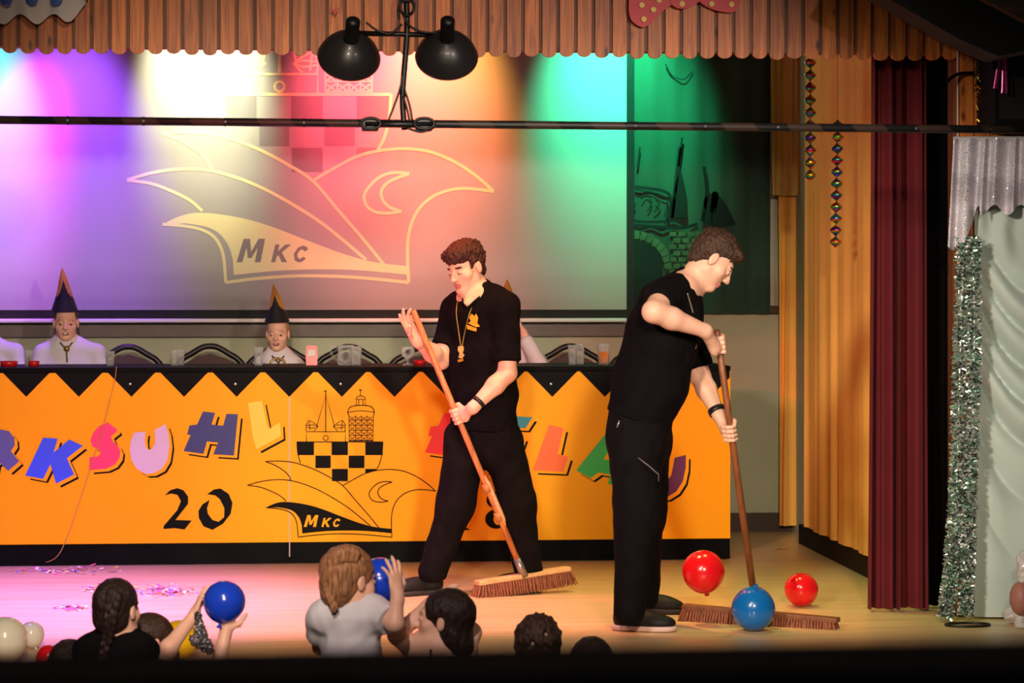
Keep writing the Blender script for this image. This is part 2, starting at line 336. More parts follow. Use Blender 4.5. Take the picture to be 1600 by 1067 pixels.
s = MB(); s.box((-6, 0.5, HALL - 0.05), (6, 9.65, HALL)); tag(s.build('floor_hall', M('hall_floor', (40, 30, 24), 0.5, var=0.2)), 'dark hall floor before the stage', None, None, 'structure')
s = MB(); s.box((-5.2, 9.6, HALL), (3.5, 9.65, -0.0)); tag(s.build('wall_stage_front', M_black), 'black front of the stage', None, None, 'structure')
s = MB(); s.box((-5.2, YB, 0), (3.2, YB + 0.1, 4.0)); tag(s.build('wall_back', M_plaster), 'beige plaster back wall of the stage', None, None, 'structure')
s = MB(); s.box((3.1, YP + 0.12, 0), (3.2, YB, 4.0)); tag(s.build('wall_right', M_plaster), 'side wall of the stage behind the yellow curtain', None, None, 'structure')
s = MB(); s.box((-5.2, YP + 0.12, 0), (-5.1, YB, 4.0)); tag(s.build('wall_left', M_plaster), 'side wall of the stage outside the picture', None, None, 'structure')
s = MB(); s.box((-5.2, YP + 0.05, 4.0), (3.2, YB + 0.1, 4.05)); tag(s.build('ceiling', M('stage_ceiling', (60, 48, 38), 0.8, var=0.1)), 'dark ceiling above the stage', None, None, 'structure')
# gallery wall right below the lens, out of focus
s = MB(); p0, p1 = PD(-500, 1076, 1.9), PD(2100, 1040, 1.9)
n_ = Vector((0, 0.16, 0)); v = [Vector((p0.x, p0.y, HALL)), Vector((p1.x, p1.y, HALL)), p1, p0]
s.add(v + [q + n_ for q in v], [(0, 1, 2, 3), (7, 6, 5, 4), (3, 2, 6, 7), (1, 5, 6, 2), (0, 3, 7, 4), (0, 4, 5, 1)])
tag(s.build('wall_gallery', M('gallery_black', (6, 6, 8), 0.9, var=0.2)), 'black gallery parapet along the bottom edge, out of focus', None, None, 'structure')
# baseboards
M_brownbase = M('baseboard_brown', (58, 36, 24), 0.5, var=0.2, vs=6)
s = MB(); s.box((1.2, YB - 0.025, 0), (3.1, YB, 0.115)); tag(s.build('baseboard_back', M_brownbase), 'brown baseboard at the foot of the back wall', None, None, 'structure')
s = MB(); s.bbox((2.99, 12.2, 0), (3.1, 14.85, 0.115), 0.008); tag(s.build('baseboard_right', M_black), 'black plinth under the yellow side curtain', None, None, 'structure')

# wooden header with scalloped planks
zb = PY(700, 88, YP).z
s = MB(); s.box((-5.2, YP + 0.014, zb + 0.03), (3.05, YP + 0.12, 4.0)); header = tag(s.build('wall_front', M_pineback), 'wooden header over the stage, clad with scalloped planks', None, None, 'structure')
def plank_mesh():
    w_, L, th = 0.0315, 0.95, 0.022; pts = [(-w_, L), (w_, L)] + [(w_ * math.cos(a), 0.022 - 0.022 * math.sin(a)) for a in [math.pi * k / 8 for k in range(9)]]
    n = len(pts); v = [(x, 0, z) for x, z in pts] + [(x, th, z) for x, z in pts]
    me = bpy.data.meshes.new('plank'); me.from_pydata(v, [], [tuple(range(n)), tuple(range(2 * n - 1, n - 1, -1))] + [(i, i + n, (i + 1) % n + n, (i + 1) % n) for i in range(n)]); me.update(); me.materials.append(M_pine)
    return me
pm = plank_mesh(); x0 = PY(10, 88, YP).x; hl = world_loc(header)
for i in range(-14, 57):
    o = bpy.data.objects.new('plank', pm); COL.objects.link(o); o.parent = header
    o.location = Vector((x0 + 0.0133 + i * 0.0802, YP + random.uniform(0, 0.004), zb + random.uniform(-0.004, 0.004))) - hl
# right jamb of the proscenium, boards
s = MB(); s.box((3.04, YP + 0.03, 0), (4.2, YP + 0.12, 4.0)); jamb = tag(s.build('wall_proscenium', M_pineback), 'wooden wall beside the stage opening', None, None, 'structure')
jl = world_loc(jamb)
bm_ = MB(); bm_.bbox((0, 0, 0), (0.074, 0.024, 3.98), 0.003); pb = None
for i in range(14):
    if pb is None: pb = bm_.build('board', M_pine, jamb); pb.location = Vector((3.05, YP + 0.004, 0.005)); pb.data.transform(Matrix.Translation(jl)); b_ = pb
    else: b_ = pb.copy(); COL.objects.link(b_)
    b_.location = Vector((3.055 + i * 0.0785, YP + 0.004, 0.006)) - jl
s = MB(); a = PY(1497, 80, YP - 0.01); s.tube([(a.x, YP - 0.004, 0.0), (a.x, YP - 0.004, 2.62)], 0.004, 8); tag(s.build('trim_1', M('cable_white', (210, 190, 170), 0.5)), 'thin pale strip on the wooden wall', None, None, 'structure')
# hall roof beam at upper right
s = MB()
q = [PD(1365, -15, 10.9), PD(1500, 62, 10.9), PD(1560, 88, 10.9), PD(1700, 60, 10.9), PD(1700, -60, 10.9), PD(1400, -60, 10.9)]
s.slab(q, CF, 0.3); tag(s.build('trim_2', M('beam_dark', (16, 12, 9), 0.8, var=0.3)), 'dark roof beam of the hall at upper right', None, None, 'structure')
s = MB(); q = [PD(1500, -20, 10.8), PD(1615, 40, 10.8), PD(1700, 40, 10.8), PD(1700, -60, 10.8)]; s.slab(q, CF, 0.08); tag(s.build('trim_3', wood('ceiling_board', (70, 52, 32), (100, 76, 48), 0.6, 'X')), 'brownish ceiling board above the dark beam', None, None, 'structure')

# ------------------------------------------------------------------ screen with projected emblem
def pxr(pts, Y): return [PY(x, y, Y) for x, y in pts]
YS = YB - 0.10
screen = thing('projection_screen', 'large pale projection screen with black border showing the jester cap emblem', 'screen', (PY(400, 490, YS).x, YS, PY(400, 490, YS).z))
z1 = 3.55; xa = PY(-330, 300, YS).x; xb = PY(979, 300, YS).x; zl = PY(450, 484, YS).z; xc = PY(991, 300, YS).x
s = MB(); s.box((xa, YS, zl), (xb, YS + 0.012, z1)); s.build('screen_cloth', M('screen_cloth', (172, 166, 168), 0.9, var=0.02, vs=2), screen)
M_border = M('screen_border', (10, 10, 12), 0.7, var=0.2)
s = MB(); s.box((xa, YS - 0.004, zl - 0.048), (xb, YS + 0.012, zl)); s.build('border_bottom', M_border, screen)
s = MB(); s.box((xb, YS - 0.004, zl - 0.048), (xc, YS + 0.012, z1)); s.build('border_side', M_border, screen)
s = MB(); zb2 = zl - 0.048; s.bbox((xa, YS - 0.015, zb2 - 0.028), (xb, YS + 0.02, zb2 - 0.004), 0.008); s.build('bottom_bar', M('bar_white', (215, 205, 205), 0.35, var=0.03), screen)
s = MB(); zt = PY(500, 507, YB - 0.04).z; s.bbox((xa, YB - 0.045, zt - 0.075), (PY(985, 520, YB - .04).x, YB, zt), 0.006); tag(s.build('trim_4', M('rail_grey', (112, 100, 92), 0.6, var=0.1)), 'grey brown rail on the wall under the screen', None, None, 'structure')

def ribbon(pts, wd):
    pts = [Vector((x, y)) for x, y in pts]; l = []; r = []
    for i, p in enumerate(pts):
        t = (pts[min(i + 1, len(pts) - 1)] - pts[max(i - 1, 0)]).normalized(); n = Vector((-t.y, t.x)) * wd / 2; l.append(p + n); r.append(p - n)
    return l, r
def stroke(mb, pts, wd, tf, curve=True, mi=0):
    p = [Vector((x, y, 0)) for x, y in pts]
    if curve and len(p) > 2: p = catmull(p, 6)
    l, r = ribbon([(q.x, q.y) for q in p], wd); n = len(l)
    mb.add([tf(*q) for q in l] + [tf(*q) for q in r], [(i, i + 1, n + i + 1, n + i) for i in range(n - 1)], mi)
def fill(mb, pts, tf, holes=(), mi=0): mb.poly([tf(*p) for p in pts], [[tf(*p) for p in h] for h in holes], mi)
GL = {'M': [(0, 0), (.05, 1), (.32, 1), (.5, .45), (.68, 1), (.95, 1), (1, 0), (.76, 0), (.73, .62), (.58, .18), (.42, .18), (.27, .62), (.24, 0)],
      'K': [(0, 0), (0, 1), (.26, 1), (.26, .62), (.62, 1), (.98, 1), (.52, .55), (1, 0), (.66, 0), (.36, .4), (.26, .3), (.26, 0)],
      'C': [(1, .24), (.82, .05), (.55, -.02), (.2, .1), (0, .5), (.2, .9), (.55, 1.02), (.84, .95), (1, .76), (.76, .66), (.56, .8), (.36, .7), (.27, .5), (.36, .3), (.56, .2), (.76, .34)]}
def glyph(mb, ch, x, y, wd, h, tf, shear=0.25, mi=0):
    fill(mb, [(x + px * wd + shear * py * h, y - py * h) for px, py in GL[ch]], tf, (), mi)
def emblem(parent, tf, wl, m_line, m_check, m_band, m_text, inv=False):
    """jester cap emblem; tf maps emblem-crop pixels to metres"""
    mb = MB(); cnt = [0]
    def S(pts, wd=wl, curve=True):
        cnt[0] += 1; k = cnt[0]; stroke(mb, pts, wd, lambda x, y: tf(x, y) + Vector((0, -0.0006 - 0.00002 * k, 0)), curve)
    S([(230, 466), (300, 463), (380, 470), (450, 490), (520, 518), (590, 555), (660, 600), (730, 680), (800, 760), (862, 835)])
    S([(230, 466), (280, 485), (330, 515), (360, 545), (372, 572)])
    S([(130, 598), (200, 578), (280, 567), (360, 570), (440, 590), (520, 622), (600, 665), (680, 715), (750, 770), (812, 822)])
    S([(130, 598), (200, 608), (260, 630), (310, 655), (345, 685)])
    S([(232, 722), (300, 728), (350, 740), (385, 765), (405, 810), (412, 886)])
    S([(412, 886), (500, 875), (600, 868), (700, 868), (800, 873), (933, 886)])
    S([(933, 886), (930, 820), (932, 760), (945, 710), (970, 670), (1010, 640), (1060, 624), (1110, 622), (1175, 630)])
    S([(660, 600), (720, 565), (790, 530), (860, 514), (930, 510), (1000, 520), (1070, 550), (1130, 590), (1175, 630)])
    S([(935, 580), (890, 577), (850, 590), (818, 620), (806, 645), (815, 672), (840, 688), (875, 691), (912, 686)])
    S([(912, 686), (880, 675), (860, 655), (855, 630), (870, 608), (900, 592), (935, 580)])
    S([(405, 357), (410, 420), (425, 475)]); S([(883, 357), (878, 420), (865, 475), (845, 515)]); S([(405, 357), (883, 357)], wl, False)
    t = wl * 0.8
    S([(458, 355), (458, 300), (674, 300), (674, 355)], t, False)
    S([(515, 272), (565, 95), (615, 272)], t, False); S([(565, 72), (565, 300)], wl, False); S([(556, 74), (572, 74)], wl, False)
    for sx in (1, -1):
        g = lambda x: 565 + sx * (x - 565)
        S([(g(458), 300), (g(455), 262), (g(472), 236), (g(500), 252), (g(524), 270), (g(500), 296)], t, False); S([(g(455), 265), (g(500), 262), (g(524), 272), (g(495), 280), (g(460), 275)], t, False); S([(g(472), 240), (g(478), 292)], t, False)
    S([(565 + 14 * math.cos(a), 335 + 14 * math.sin(a)) for a in [i * math.pi / 6 for i in range(13)]], t, False)
    S([(694, 210), (696, 352), (828, 352), (830, 210)], t, False)
    for i in range(5):
        y = 215 + i * 28; S([(694, y + 22), (830, y + 22)], t * 0.8, False)
        for j in range(4):
            x = 697 + j * 33; S([(x, y), (x + 30, y + 22)], t * 0.8, False); S([(x + 30, y), (x, y + 22)], t * 0.8, False)
    for j in range(1, 4): S([(697 + j * 33, 210), (697 + j * 33, 352)], t * 0.8, False)
    S([(694, 210), (688, 190), (700, 165), (735, 155), (790, 155), (822, 165), (835, 190), (830, 210)], wl); S([(690, 192), (760, 184), (834, 192)], t)
    S([(735, 155), (735, 120), (785, 120), (785, 155)], t, False); S([(748, 155), (748, 120)], t, False); S([(772, 155), (772, 120)], t, False); S([(733, 120), (745, 104), (775, 104), (787, 120)], t); S([(758, 104), (758, 62)], t, False); S([(749, 68), (768, 68)], t, False)
    mb.build('emblem_outline', m_line, parent, recalc=False)
    mb = MB()
    for (a, b, c, d) in [(408, 357, 500, 430), (598, 357, 688, 430), (785, 357, 882, 430), (508, 433, 593, 502), (693, 433, 780, 502), (600, 507, 688, 575)]:
        fill(mb, [(a, b), (c, b), (c, d), (a, d)], tf)
    fill(mb, [(785, 507), (850, 507), (842, 518), (785, 534)], tf)
    mb.build('emblem_checks', m_check, parent, recalc=False)
    mb = MB(); top = catmull([(232, 722, 0), (280, 700, 0), (330, 690, 0), (400, 695, 0), (480, 710, 0), (560, 735, 0), (650, 770, 0), (740, 803, 0), (830, 828, 0), (932, 840, 0)], 4)
    bot = catmull([(932, 864, 0), (870, 858, 0), (780, 851, 0), (680, 849, 0), (560, 853, 0), (435, 865, 0)], 4) + catmull([(432, 820, 0), (420, 783, 0), (395, 750, 0), (360, 731, 0), (300, 720, 0)], 4)
    fill(mb, [(p.x, p.y) for p in top + bot], lambda x, y: tf(x, y) + Vector((0, -0.0003, 0))); mb.build('emblem_band', m_band, parent, recalc=False)
    mb = MB(); tt = lambda x, y: tf(x, y) + Vector((0, -0.0008, 0))
    glyph(mb, 'M', 443, 829, 68, 66, tt); glyph(mb, 'K', 541, 829, 46, 50, tt); glyph(mb, 'C', 600, 829, 38, 46, tt)
    mb.build('emblem_lettering', m_text, parent, recalc=False)
def ecrop(x, y): return 350 + x / 3.5556, 590 + y / 3.5556
def tf_counter(x, y): a, b = ecrop(x, y); return PY(a, b, YC - 0.003)
def tf_screen(x, y): a, b = ecrop(x, y); return PY(195 + (a - 385) * 1.95, 281 + (b - 758) * 1.975, YS - 0.0006)
M_plight = M('projected_cream', (240, 226, 178), 0.9, var=0.02); M_pdark = M('projected_slate', (138, 132, 138), 0.9, var=0.02); M_pmauve = M('projected_mauve', (146, 134, 136), 0.9, var=0.02)  # projector light on the screen, painted in as flat coloured pieces
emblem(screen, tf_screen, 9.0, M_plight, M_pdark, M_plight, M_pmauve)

# ------------------------------------------------------------------ painted backdrop beside the screen
YD = YB - 0.06
bd = thing('painted_backdrop', 'dark green painted backdrop of a stone fireplace beside the screen', 'backdrop', (PY(1095, 490, YD).x, YD, PY(1095, 490, YD).z))
M_bd = M('backdrop_paint', (46, 74, 62), 0.9, var=0.45, vs=1.2, stretch=(2.2, 1, 0.7))
s = MB(); a = PY(990, 490, YD); b = PY(1203, 490, YD)
def bdf(u, v): x = a.x + (b.x - a.x) * u; return Vector((x, YD + 0.008 * math.sin(u * 38) * (0.4 + u), a.z + v * 2.1))
s.grid(bdf, 60, 6); s.build('cloth', M_bd, bd, True)
M_bl = M('backdrop_dark', (12, 24, 22), 0.9, var=0.3); M_bs = M('backdrop_stone', (66, 88, 62), 0.9, var=0.3, vs=14)
tfb = lambda x, y: PY(x, y, YD - 0.016)
s = MB()
for pts, wd in [([(992, 292), (1045, 303), (1043, 345)], 5), ([(992, 318), (992, 345), (1062, 345)], 4), ([(992, 352), (1060, 356), (1090, 350)], 5), ([(992, 296), (1040, 308), (1038, 340)], 2), ([(1002, 312), (1010, 304), (1018, 316), (1012, 330)], 2), ([(1024, 312), (1030, 320), (1022, 332)], 2),
    ([(1063, 230), (1058, 270), (1050, 340)], 6), ([(1100, 260), (1104, 300), (1098, 346)], 5), ([(1066, 215), (1060, 260)], 3), ([(1118, 300), (1112, 350)], 10), ([(1000, 230), (996, 262)], 3), ([(1040, 100), (1050, 118), (1068, 124), (1082, 112)], 2)]:
    stroke(s, pts, wd, tfb)
fill(s, [(1048, 340), (1056, 285), (1063, 262), (1072, 300), (1074, 340)], tfb); fill(s, [(1095, 345), (1100, 310), (1118, 298), (1135, 320), (1150, 350), (1120, 356)], tfb)
fill(s, [(990, 480), (990, 375)] + [(990 + 46 * math.sin(t_), 420 - 45 * math.cos(t_)) for t_ in [0.2 * i for i in range(8)]] + [(1036, 480)], tfb)
s.build('painted_shadows', M_bl, bd, recalc=False)
for i in range(8):
    a0, a1 = i * 0.2, i * 0.2 + 0.17; s = MB(); fill(s, [(990 + 48 * math.sin(a0), 420 - 47 * math.cos(a0)), (990 + 48 * math.sin(a1), 420 - 47 * math.cos(a1)), (990 + 60 * math.sin(a1), 420 - 60 * math.cos(a1)), (990 + 60 * math.sin(a0), 420 - 60 * math.cos(a0))], tfb); s.build('arch_stone', M_bs, bd, recalc=False)
s = MB()
for r_ in range(9):
    for c_ in range(4):
        x = 1046 + c_ * 14 + (r_ % 2) * 6; y = 362 + r_ * 10
        if x + 11 < 1105 - r_ * 2: fill(s, [(x, y), (x + 11, y), (x + 11, y + 7), (x, y + 7)], tfb)
s.build('painted_masonry', M_bs, bd, recalc=False)
# window sill and frame strip right of the backdrop
s = MB(); a = PY(1196, 478, YB - .1); b = PY(1219, 490, YB - .1); s.bbox((a.x - 0.6, YB - 0.05, b.z), (b.x, YB, a.z), 0.006); tag(s.build('trim_5', M_brownbase), 'brown sill end below the painted backdrop', None, None, 'structure')
s = MB(); a = PY(1204, 478, YB - .05); b = PY(1211, 300, YB - .05); s.bbox((a.x, YB - 0.04, a.z), (b.x, YB, 3.4), 0.006); tag(s.build('trim_6', M('frame_white', (190, 182, 168), 0.5, var=0.05)), 'narrow pale frame strip right of the backdrop', None, None, 'structure')

# ------------------------------------------------------------------ curtains
def curtain(name, label, mat, fn_base, width_dir, nrm, W, z0, z1, folds, amp, flare=0.0, seed=0, nu=160, nv=16, ragged=0.0, cat='curtain'):
    r = random.Random(seed); ph = [r.uniform(0, 6.28) for _ in range(6)]
    wd = Vector(width_dir).normalized(); nm = Vector(nrm).normalized(); o = Vector(fn_base)
    def f(u, v):
        z = z0 + (z1 - z0) * v; k = 1 - v
        x = (u - 0.5) * W * (1 + flare * k) + 0.012 * math.sin(5 * u * 3.1 + ph[3] + 2 * k)
        d = amp * (0.6 + 0.5 * k) * (math.sin(folds * 6.283 * u + ph[0] + 1.2 * math.sin(6.28 * u * 2.3 + ph[1])) + 0.35 * math.sin(folds * 14.1 * u + ph[2] + k * 1.5))
        p = o + wd * x + nm * d; p.z = z + (ragged * math.sin(u * 17 + ph[4]) * k ** 8 if ragged else 0); return p
    s = MB(); s.grid(f, nu, nv); return tag(s.build(name, mat, None, True, recalc=False), label, cat)
M_yel = M('curtain_yellow', (250, 186, 88), 0.8, var=0.05, vs=3, bump=0.05, bs=90)
M_red = M('curtain_red', (92, 10, 22), 0.9, var=0.12, vs=4, bump=0.1, bs=90)
curtain('side_curtain', 'wide yellow curtain hanging along the side wall above the black plinth', M_yel, (2.985, 13.55, 0), (0, 1, 0), (-1, 0, 0), 2.1, 0.118, 3.9, 6, 0.011, 0.02, 3, 220)
a = PY(1247, 500, YB - .12)
curtain('back_curtain', 'narrow yellow curtain strip hanging in the back corner', M_yel, (a.x, YB - 0.12, 0), (1, 0, 0), (0, -1, 0), 0.235, 0.045, 2.2, 2.4, 0.022, 0.1, 5, 60)
a = PY(1232, 200, YB - .22); zz = PY(1232, 305, YB - .22).z
curtain('pelmet_curtain', 'short greenish yellow upper curtain over the narrow strip', M('curtain_pale', (206, 168, 84), 0.75, var=0.1, vs=3, sheen=0.2), (a.x, YB - 0.22, 0), (1, 0, 0), (0, -1, 0), 0.20, zz, 3.9, 1.6, 0.016, 0.04, 8, 50)
a0, a1 = PY(1360, 900, YP + .2), PY(1450, 900, YP + .2)
curtain('stage_curtain', 'dark red stage curtain drawn aside next to the wooden wall', M_red, ((a0.x + a1.x) / 2, YP + 0.22, 0), (1, 0, 0), (0, -1, 0), (a1.x - a0.x) * 0.96, 0.012, 3.9, 4.2, 0.04, 0.14, 2, 200)
a = PY(1466, 900, YP + .3); curtain('gap_shade_sheet', 'added black sheet for the dark shade between the red curtain and the wooden wall', M('gap_shade_black', (9, 7, 8), 0.95, var=0.2, spec=0.05), (a.x, YP + 0.33, 0), (1, 0, 0), (0, -1, 0), 0.24, 0.012, 3.9, 3, 0.02, 0.0, 6, 60)  # black sheet added in place of the shade beside the red curtain
# white swagged drape and glitter pelmet
M_white = M('drape_white', (184, 198, 192), 0.7, var=0.04, vs=5, bump=0.05, bs=120, sheen=0.3)
YW = YP - 0.06; dx0 = PY(1520, 900, YW).x; dx1 = dx0 + 0.75; zt_ = PY(1560, 235, YW).z
def drape(u, v):
    x = dx0 + (dx1 - dx0) * u; z = 0.01 + (zt_ - 0.01) * v; cx = (u - 0.55)
    lv = z + 0.34 * (1 - (1 - min(u, 1.0) / 0.5) ** 2)
    ph = lv * 30 + 2.2 * math.sin(lv * 4.3) + 1.2 * math.sin(u * 6)
    sw = (abs(math.sin(ph / 2)) ** 0.7 - 0.6 + 0.3 * math.sin(ph * 0.37 + 1)) * 0.095 * max(0, min(1, (v - 0.08) * 3)) * min(1, max(0.1, (0.86 - v) * 5)) * min(1, 0.35 + u * 4)
    vf = 0.022 * math.sin(u * 40 + 0.6) * max(0, min(1, (v - 0.74) * 6)) + 0.012 * math.sin(u * 14 + v * 7) * (1 - v)
    return Vector((x, YW - 0.02 - sw - vf - 0.03 * math.sin(math.pi * u), z))
s = MB(); s.grid(drape, 70, 220); tag(s.build('white_drape', M_white, None, True, False), 'white swagged drape hanging beside the tinsel garlands', 'curtain')
pl = thing('glitter_pelmet', 'short white glitter fabric pelmet over the white drape', 'curtain', PY(1545, 380, YW - .1))
def pelm(u, v):
    x_t = 1490 + 190 * u; hem = 385 - 62 * min(1, max(0, (u - 0.13) / 0.09)) + 6 * math.sin(u * 40); hem = hem if u < 0.25 else 328 + 8 * math.sin(u * 30)
    y = hem + (216 - hem) * v; flare = -9 * (1 - v) * (1 - u)
    d = 0.030 * math.sin(u * 52 + 1 + math.sin(u * 23)) * (1 - 0.4 * v)
    return PY(x_t + flare, y, YW - 0.12 - d)
s = MB(); s.grid(pelm, 110, 24); s.build('fabric', sparkle('glitter_fabric', (214, 206, 218), 160, 0.5, 0.9), pl, True, False)
s = MB(); a = PY(1490, 217, YW - .1); s.tube([(a.x, YW - 0.10, a.z), (a.x + 0.85, YW - 0.10, a.z + 0.005)], 0.012, 10); s.build('rail', M('rail_white', (200, 195, 195), 0.4), pl)
# tinsel garlands
def garland(name, label, pts, rad, n, mats, cat='garland'):
    c = catmull(pts, 20); s = MB(); s.tube(c, rad * 0.12, 6, 0)
    for i in range(n):
        t = random.random() * (len(c) - 1.001); k = int(t); p = c[k].lerp(c[k + 1], t - k); ax = (c[k + 1] - c[k]).normalized()
        a = random.uniform(0, 6.283); u = ax.orthogonal().normalized(); d = (u * math.cos(a) + ax.cross(u) * math.sin(a) + ax * random.uniform(-.6, .6)).normalized()
        L = rad * random.uniform(0.7, 1.15); sd = Vector((random.gauss(0, 1), random.gauss(0, 1), random.gauss(0, 1))).cross(d).normalized() * 0.0036; bend = Vector((random.gauss(0, 1), random.gauss(0, 1), random.gauss(0, 1))) * L * 0.18
        m = p + d * L * 0.55 + bend; e = p + d * L; s.add([p - sd, p + sd, m + sd, m - sd, e + sd, e - sd], [(0, 1, 2, 3), (3, 2, 4, 5)], random.choice(range(len(mats))))
    return tag(s.build(name, mats, None, False, False), label, cat)
M_sil = M('tinsel_silver', (225, 230, 226), 0.38, 0.85); M_silg = M('tinsel_green', (175, 220, 202), 0.3, 0.9); M_sild = M('tinsel_dark', (120, 125, 122), 0.35, 1.0)
garland('tinsel_garland', 'silver tinsel garland hanging nearest the red curtain', [PY(1506, 370, YW - .11), PY(1500, 560, YW - .11), PY(1495, 750, YW - .12), PY(1486, 890, YW - .12), PY(1478, 962, YW - .12)], 0.038, 5000, [M_sil, M_sil, M_silg, M_sild])
garland('tinsel_garland', 'silver tinsel garland hanging against the white drape', [PY(1520, 375, YW - .15), PY(1522, 560, YW - .15), PY(1516, 750, YW - .15), PY(1512, 890, YW - .15), PY(1509, 958, YW - .15)], 0.036, 5000, [M_sil, M_sil, M_silg, M_sild])
M_gold = M('tinsel_gold', (150, 120, 50), 0.3, 1.0)
garland('gold_tinsel', 'dull gold tinsel strip on the wooden wall at upper right', [PY(1535, 72, YP - .08), PY(1537, 130, YP - .08), PY(1541, 196, YP - .08)], 0.04, 900, [M_gold, M_gold, M_sild])
s = MB(); o_ = PY(1512, 962, YW - .25); s.tube([o_ + Vector((0.10 * math.cos(t_), 0.06 * math.sin(t_), 0.006 - o_.z)) for t_ in [i * 0.3 for i in range(21)]], 0.006, 6, 0, False); tag(s.build('cable_loop', M('cable_black', (12, 12, 12), 0.4), None, True), 'black cable loop lying at the foot of the tinsel', 'cable')
# black loudspeaker and ribbons, upper right
sp = thing('loudspeaker', 'black box loudspeaker hanging in the upper right corner', 'loudspeaker', PY(1580, 195, YP - .3))
a = PY(1551, 197, YP - .3); s = MB(); s.bbox((a.x, YP - 0.3, a.z), (a.x + 0.36, YP - 0.03, a.z + 0.38), 0.012); s.build('cabinet', M_black, sp)
s = MB(); s.bbox((a.x + 0.03, YP - 0.308, a.z + 0.03), (a.x + 0.33, YP - 0.298, a.z + 0.35), 0.003); s.build('grille', M('grille', (18, 18, 20), 0.8, var=0.4, vs=300), sp)
s = MB(); c = catmull([PY(1480, 128, YP - .1), PY(1487, 121, YP - .08), PY(1500, 115, YP - .04), PY(1522, 114, YP - .02)], 6); s.tube(c, 0.008, 8); tag(s.build('wall_hook', M_black, None, True), 'black curved hook arm on the wooden wall', 'hook')
foil = thing('foil_garland', 'crumpled tan foil garland with pink ribbons below the roof beam', 'garland', PY(1560, 80, YP - .35))
s = MB(); pp = [PY(1506, 62, YP - .38), PY(1520, 70, YP - .40), PY(1540, 76, YP - .38), PY(1565, 74, YP - .36), PY(1600, 72, YP - .36), PY(1640, 70, YP - .36)]
s.tube(catmull(pp, 6), [(0.012 + 0.018 * abs(math.sin(i * 0.7)), 0.02) for i in range(31)], 8); s.build('foil', M('foil_tan', (150, 110, 70), 0.35, 0.6, var=0.4, vs=40, bump=0.5, bs=40), foil)
for (px, py) in [(1516, 61), (1552, 59)]:
    s = MB(); o_ = PY(px, py, YP - .39); s.tube([o_ + Vector((0.03 * math.cos(t_), 0.0, 0.016 * math.sin(t_))) for t_ in [i * 0.5 for i in range(13)]], 0.010, 6, 0, False); s.build('loop', M('foil_dark', (30, 26, 26), 0.3, 0.6), foil, True)
M_rib = M('ribbon_pink', (190, 70, 130), 0.25, 0.7, var=0.4, vs=60)
for k, pts in enumerate([[(1562, 82), (1560, 105), (1555, 138)], [(1567, 80), (1568, 110), (1567, 145)], [(1570, 82), (1572, 115), (1573, 146)]]):
    s = MB(); c = catmull([PY(x, y, YP - .37 - 0.01 * k) for x, y in pts], 6); s.tube(c, [(0.009 - 0.002 * k, 0.002)] * len(c), 6, flat=(1, 0, 0)); s.build('ribbon', M_rib, foil)

# ------------------------------------------------------------------ header ornaments
bow = thing('polka_dot_bow', 'red polka dot bow cut-out fixed on the wooden header', 'decoration', PY(1070, 40, YP - .03))
M_bow = M('bow_red', (200, 44, 44), 0.5, var=0.08); M_dot = M('bow_dot', (235, 200, 110), 0.6)
tfo = lambda x, y: PY(x, y, YP - 0.025)
def lobe(pts): return catmull([Vector(tfo(x, y)) for x, y in pts], 5, True)
for nm, pts in [('bow_wing', [(982, 5), (985, 30), (1000, 42), (1012, 40), (1035, 18), (1050, 5), (1052, -20), (1020, -34), (990, -25)]), ('bow_wing', [(1092, 0), (1110, 14), (1138, 20), (1152, 14), (1156, -8), (1140, -30), (1100, -22)]), ('bow_knot', [(1046, 2), (1055, 12), (1068, 14), (1084, 8), (1096, -2), (1090, -20), (1052, -20)])]:
    s = MB(); s.slab(lobe(pts), (0, -1, 0), 0.014 if nm == 'bow_wing' else 0.02); s.build(nm, M_bow, bow)
for x, y in [(1003, 8), (1021, 15), (1006, 30), (1030, 0), (1066, 6), (1112, 6), (1143, 7), (1127, -4), (1078, -5)]:
    s = MB(); o_ = PY(x, y, YP - 0.047); s.lathe([(0, 0.002), (0.0125, 0.002), (0.0125, 0)], o_, (0, -1, 0), 14); s.build('dot', M_dot, bow)
fr = thing('frill_collar', 'white wavy collar cut-out with blue dots at the top left of the header', 'decoration', PY(60, 30, YP - .03))
def frill(u, v):
    x = -60 + 200 * u; y = (30 if u < 0.8 else 30 - 90 * (u - 0.8)) - 70 * (1 - v) + (8 * math.sin(u * 24) if v > 0.4 else 0) - (18 if v > .9 and u > .97 else 0)
    return PY(x, y, YP - 0.03 - 0.02 * v * (1 + math.sin(u * 24 + 1.5)))
s = MB(); s.grid(frill, 60, 8); s.build('frill', M('frill_white', (196, 190, 186), 0.7, var=0.06, vs=12), fr, True, False)
for x in (50, 88, 10):
    s = MB(); o_ = PY(x, 0, YP - 0.07); s.lathe([(0, 0.006), (0.022, 0.004), (0.026, 0)], o_, (0, -1, 0), 18); s.build('dot', M('dot_blue', (40, 80, 150), 0.5), fr)
s = MB(); s.slab(catmull([tfo(x, y) for x, y in [(519, 14), (523, 16), (527, 13), (527, 18), (523, 23), (520, 19)]], 4, True), (0, -1, 0), 0.006); tag(s.build('paper_heart', M_bow), 'tiny red paper heart on the header left of the lamps', 'decoration')

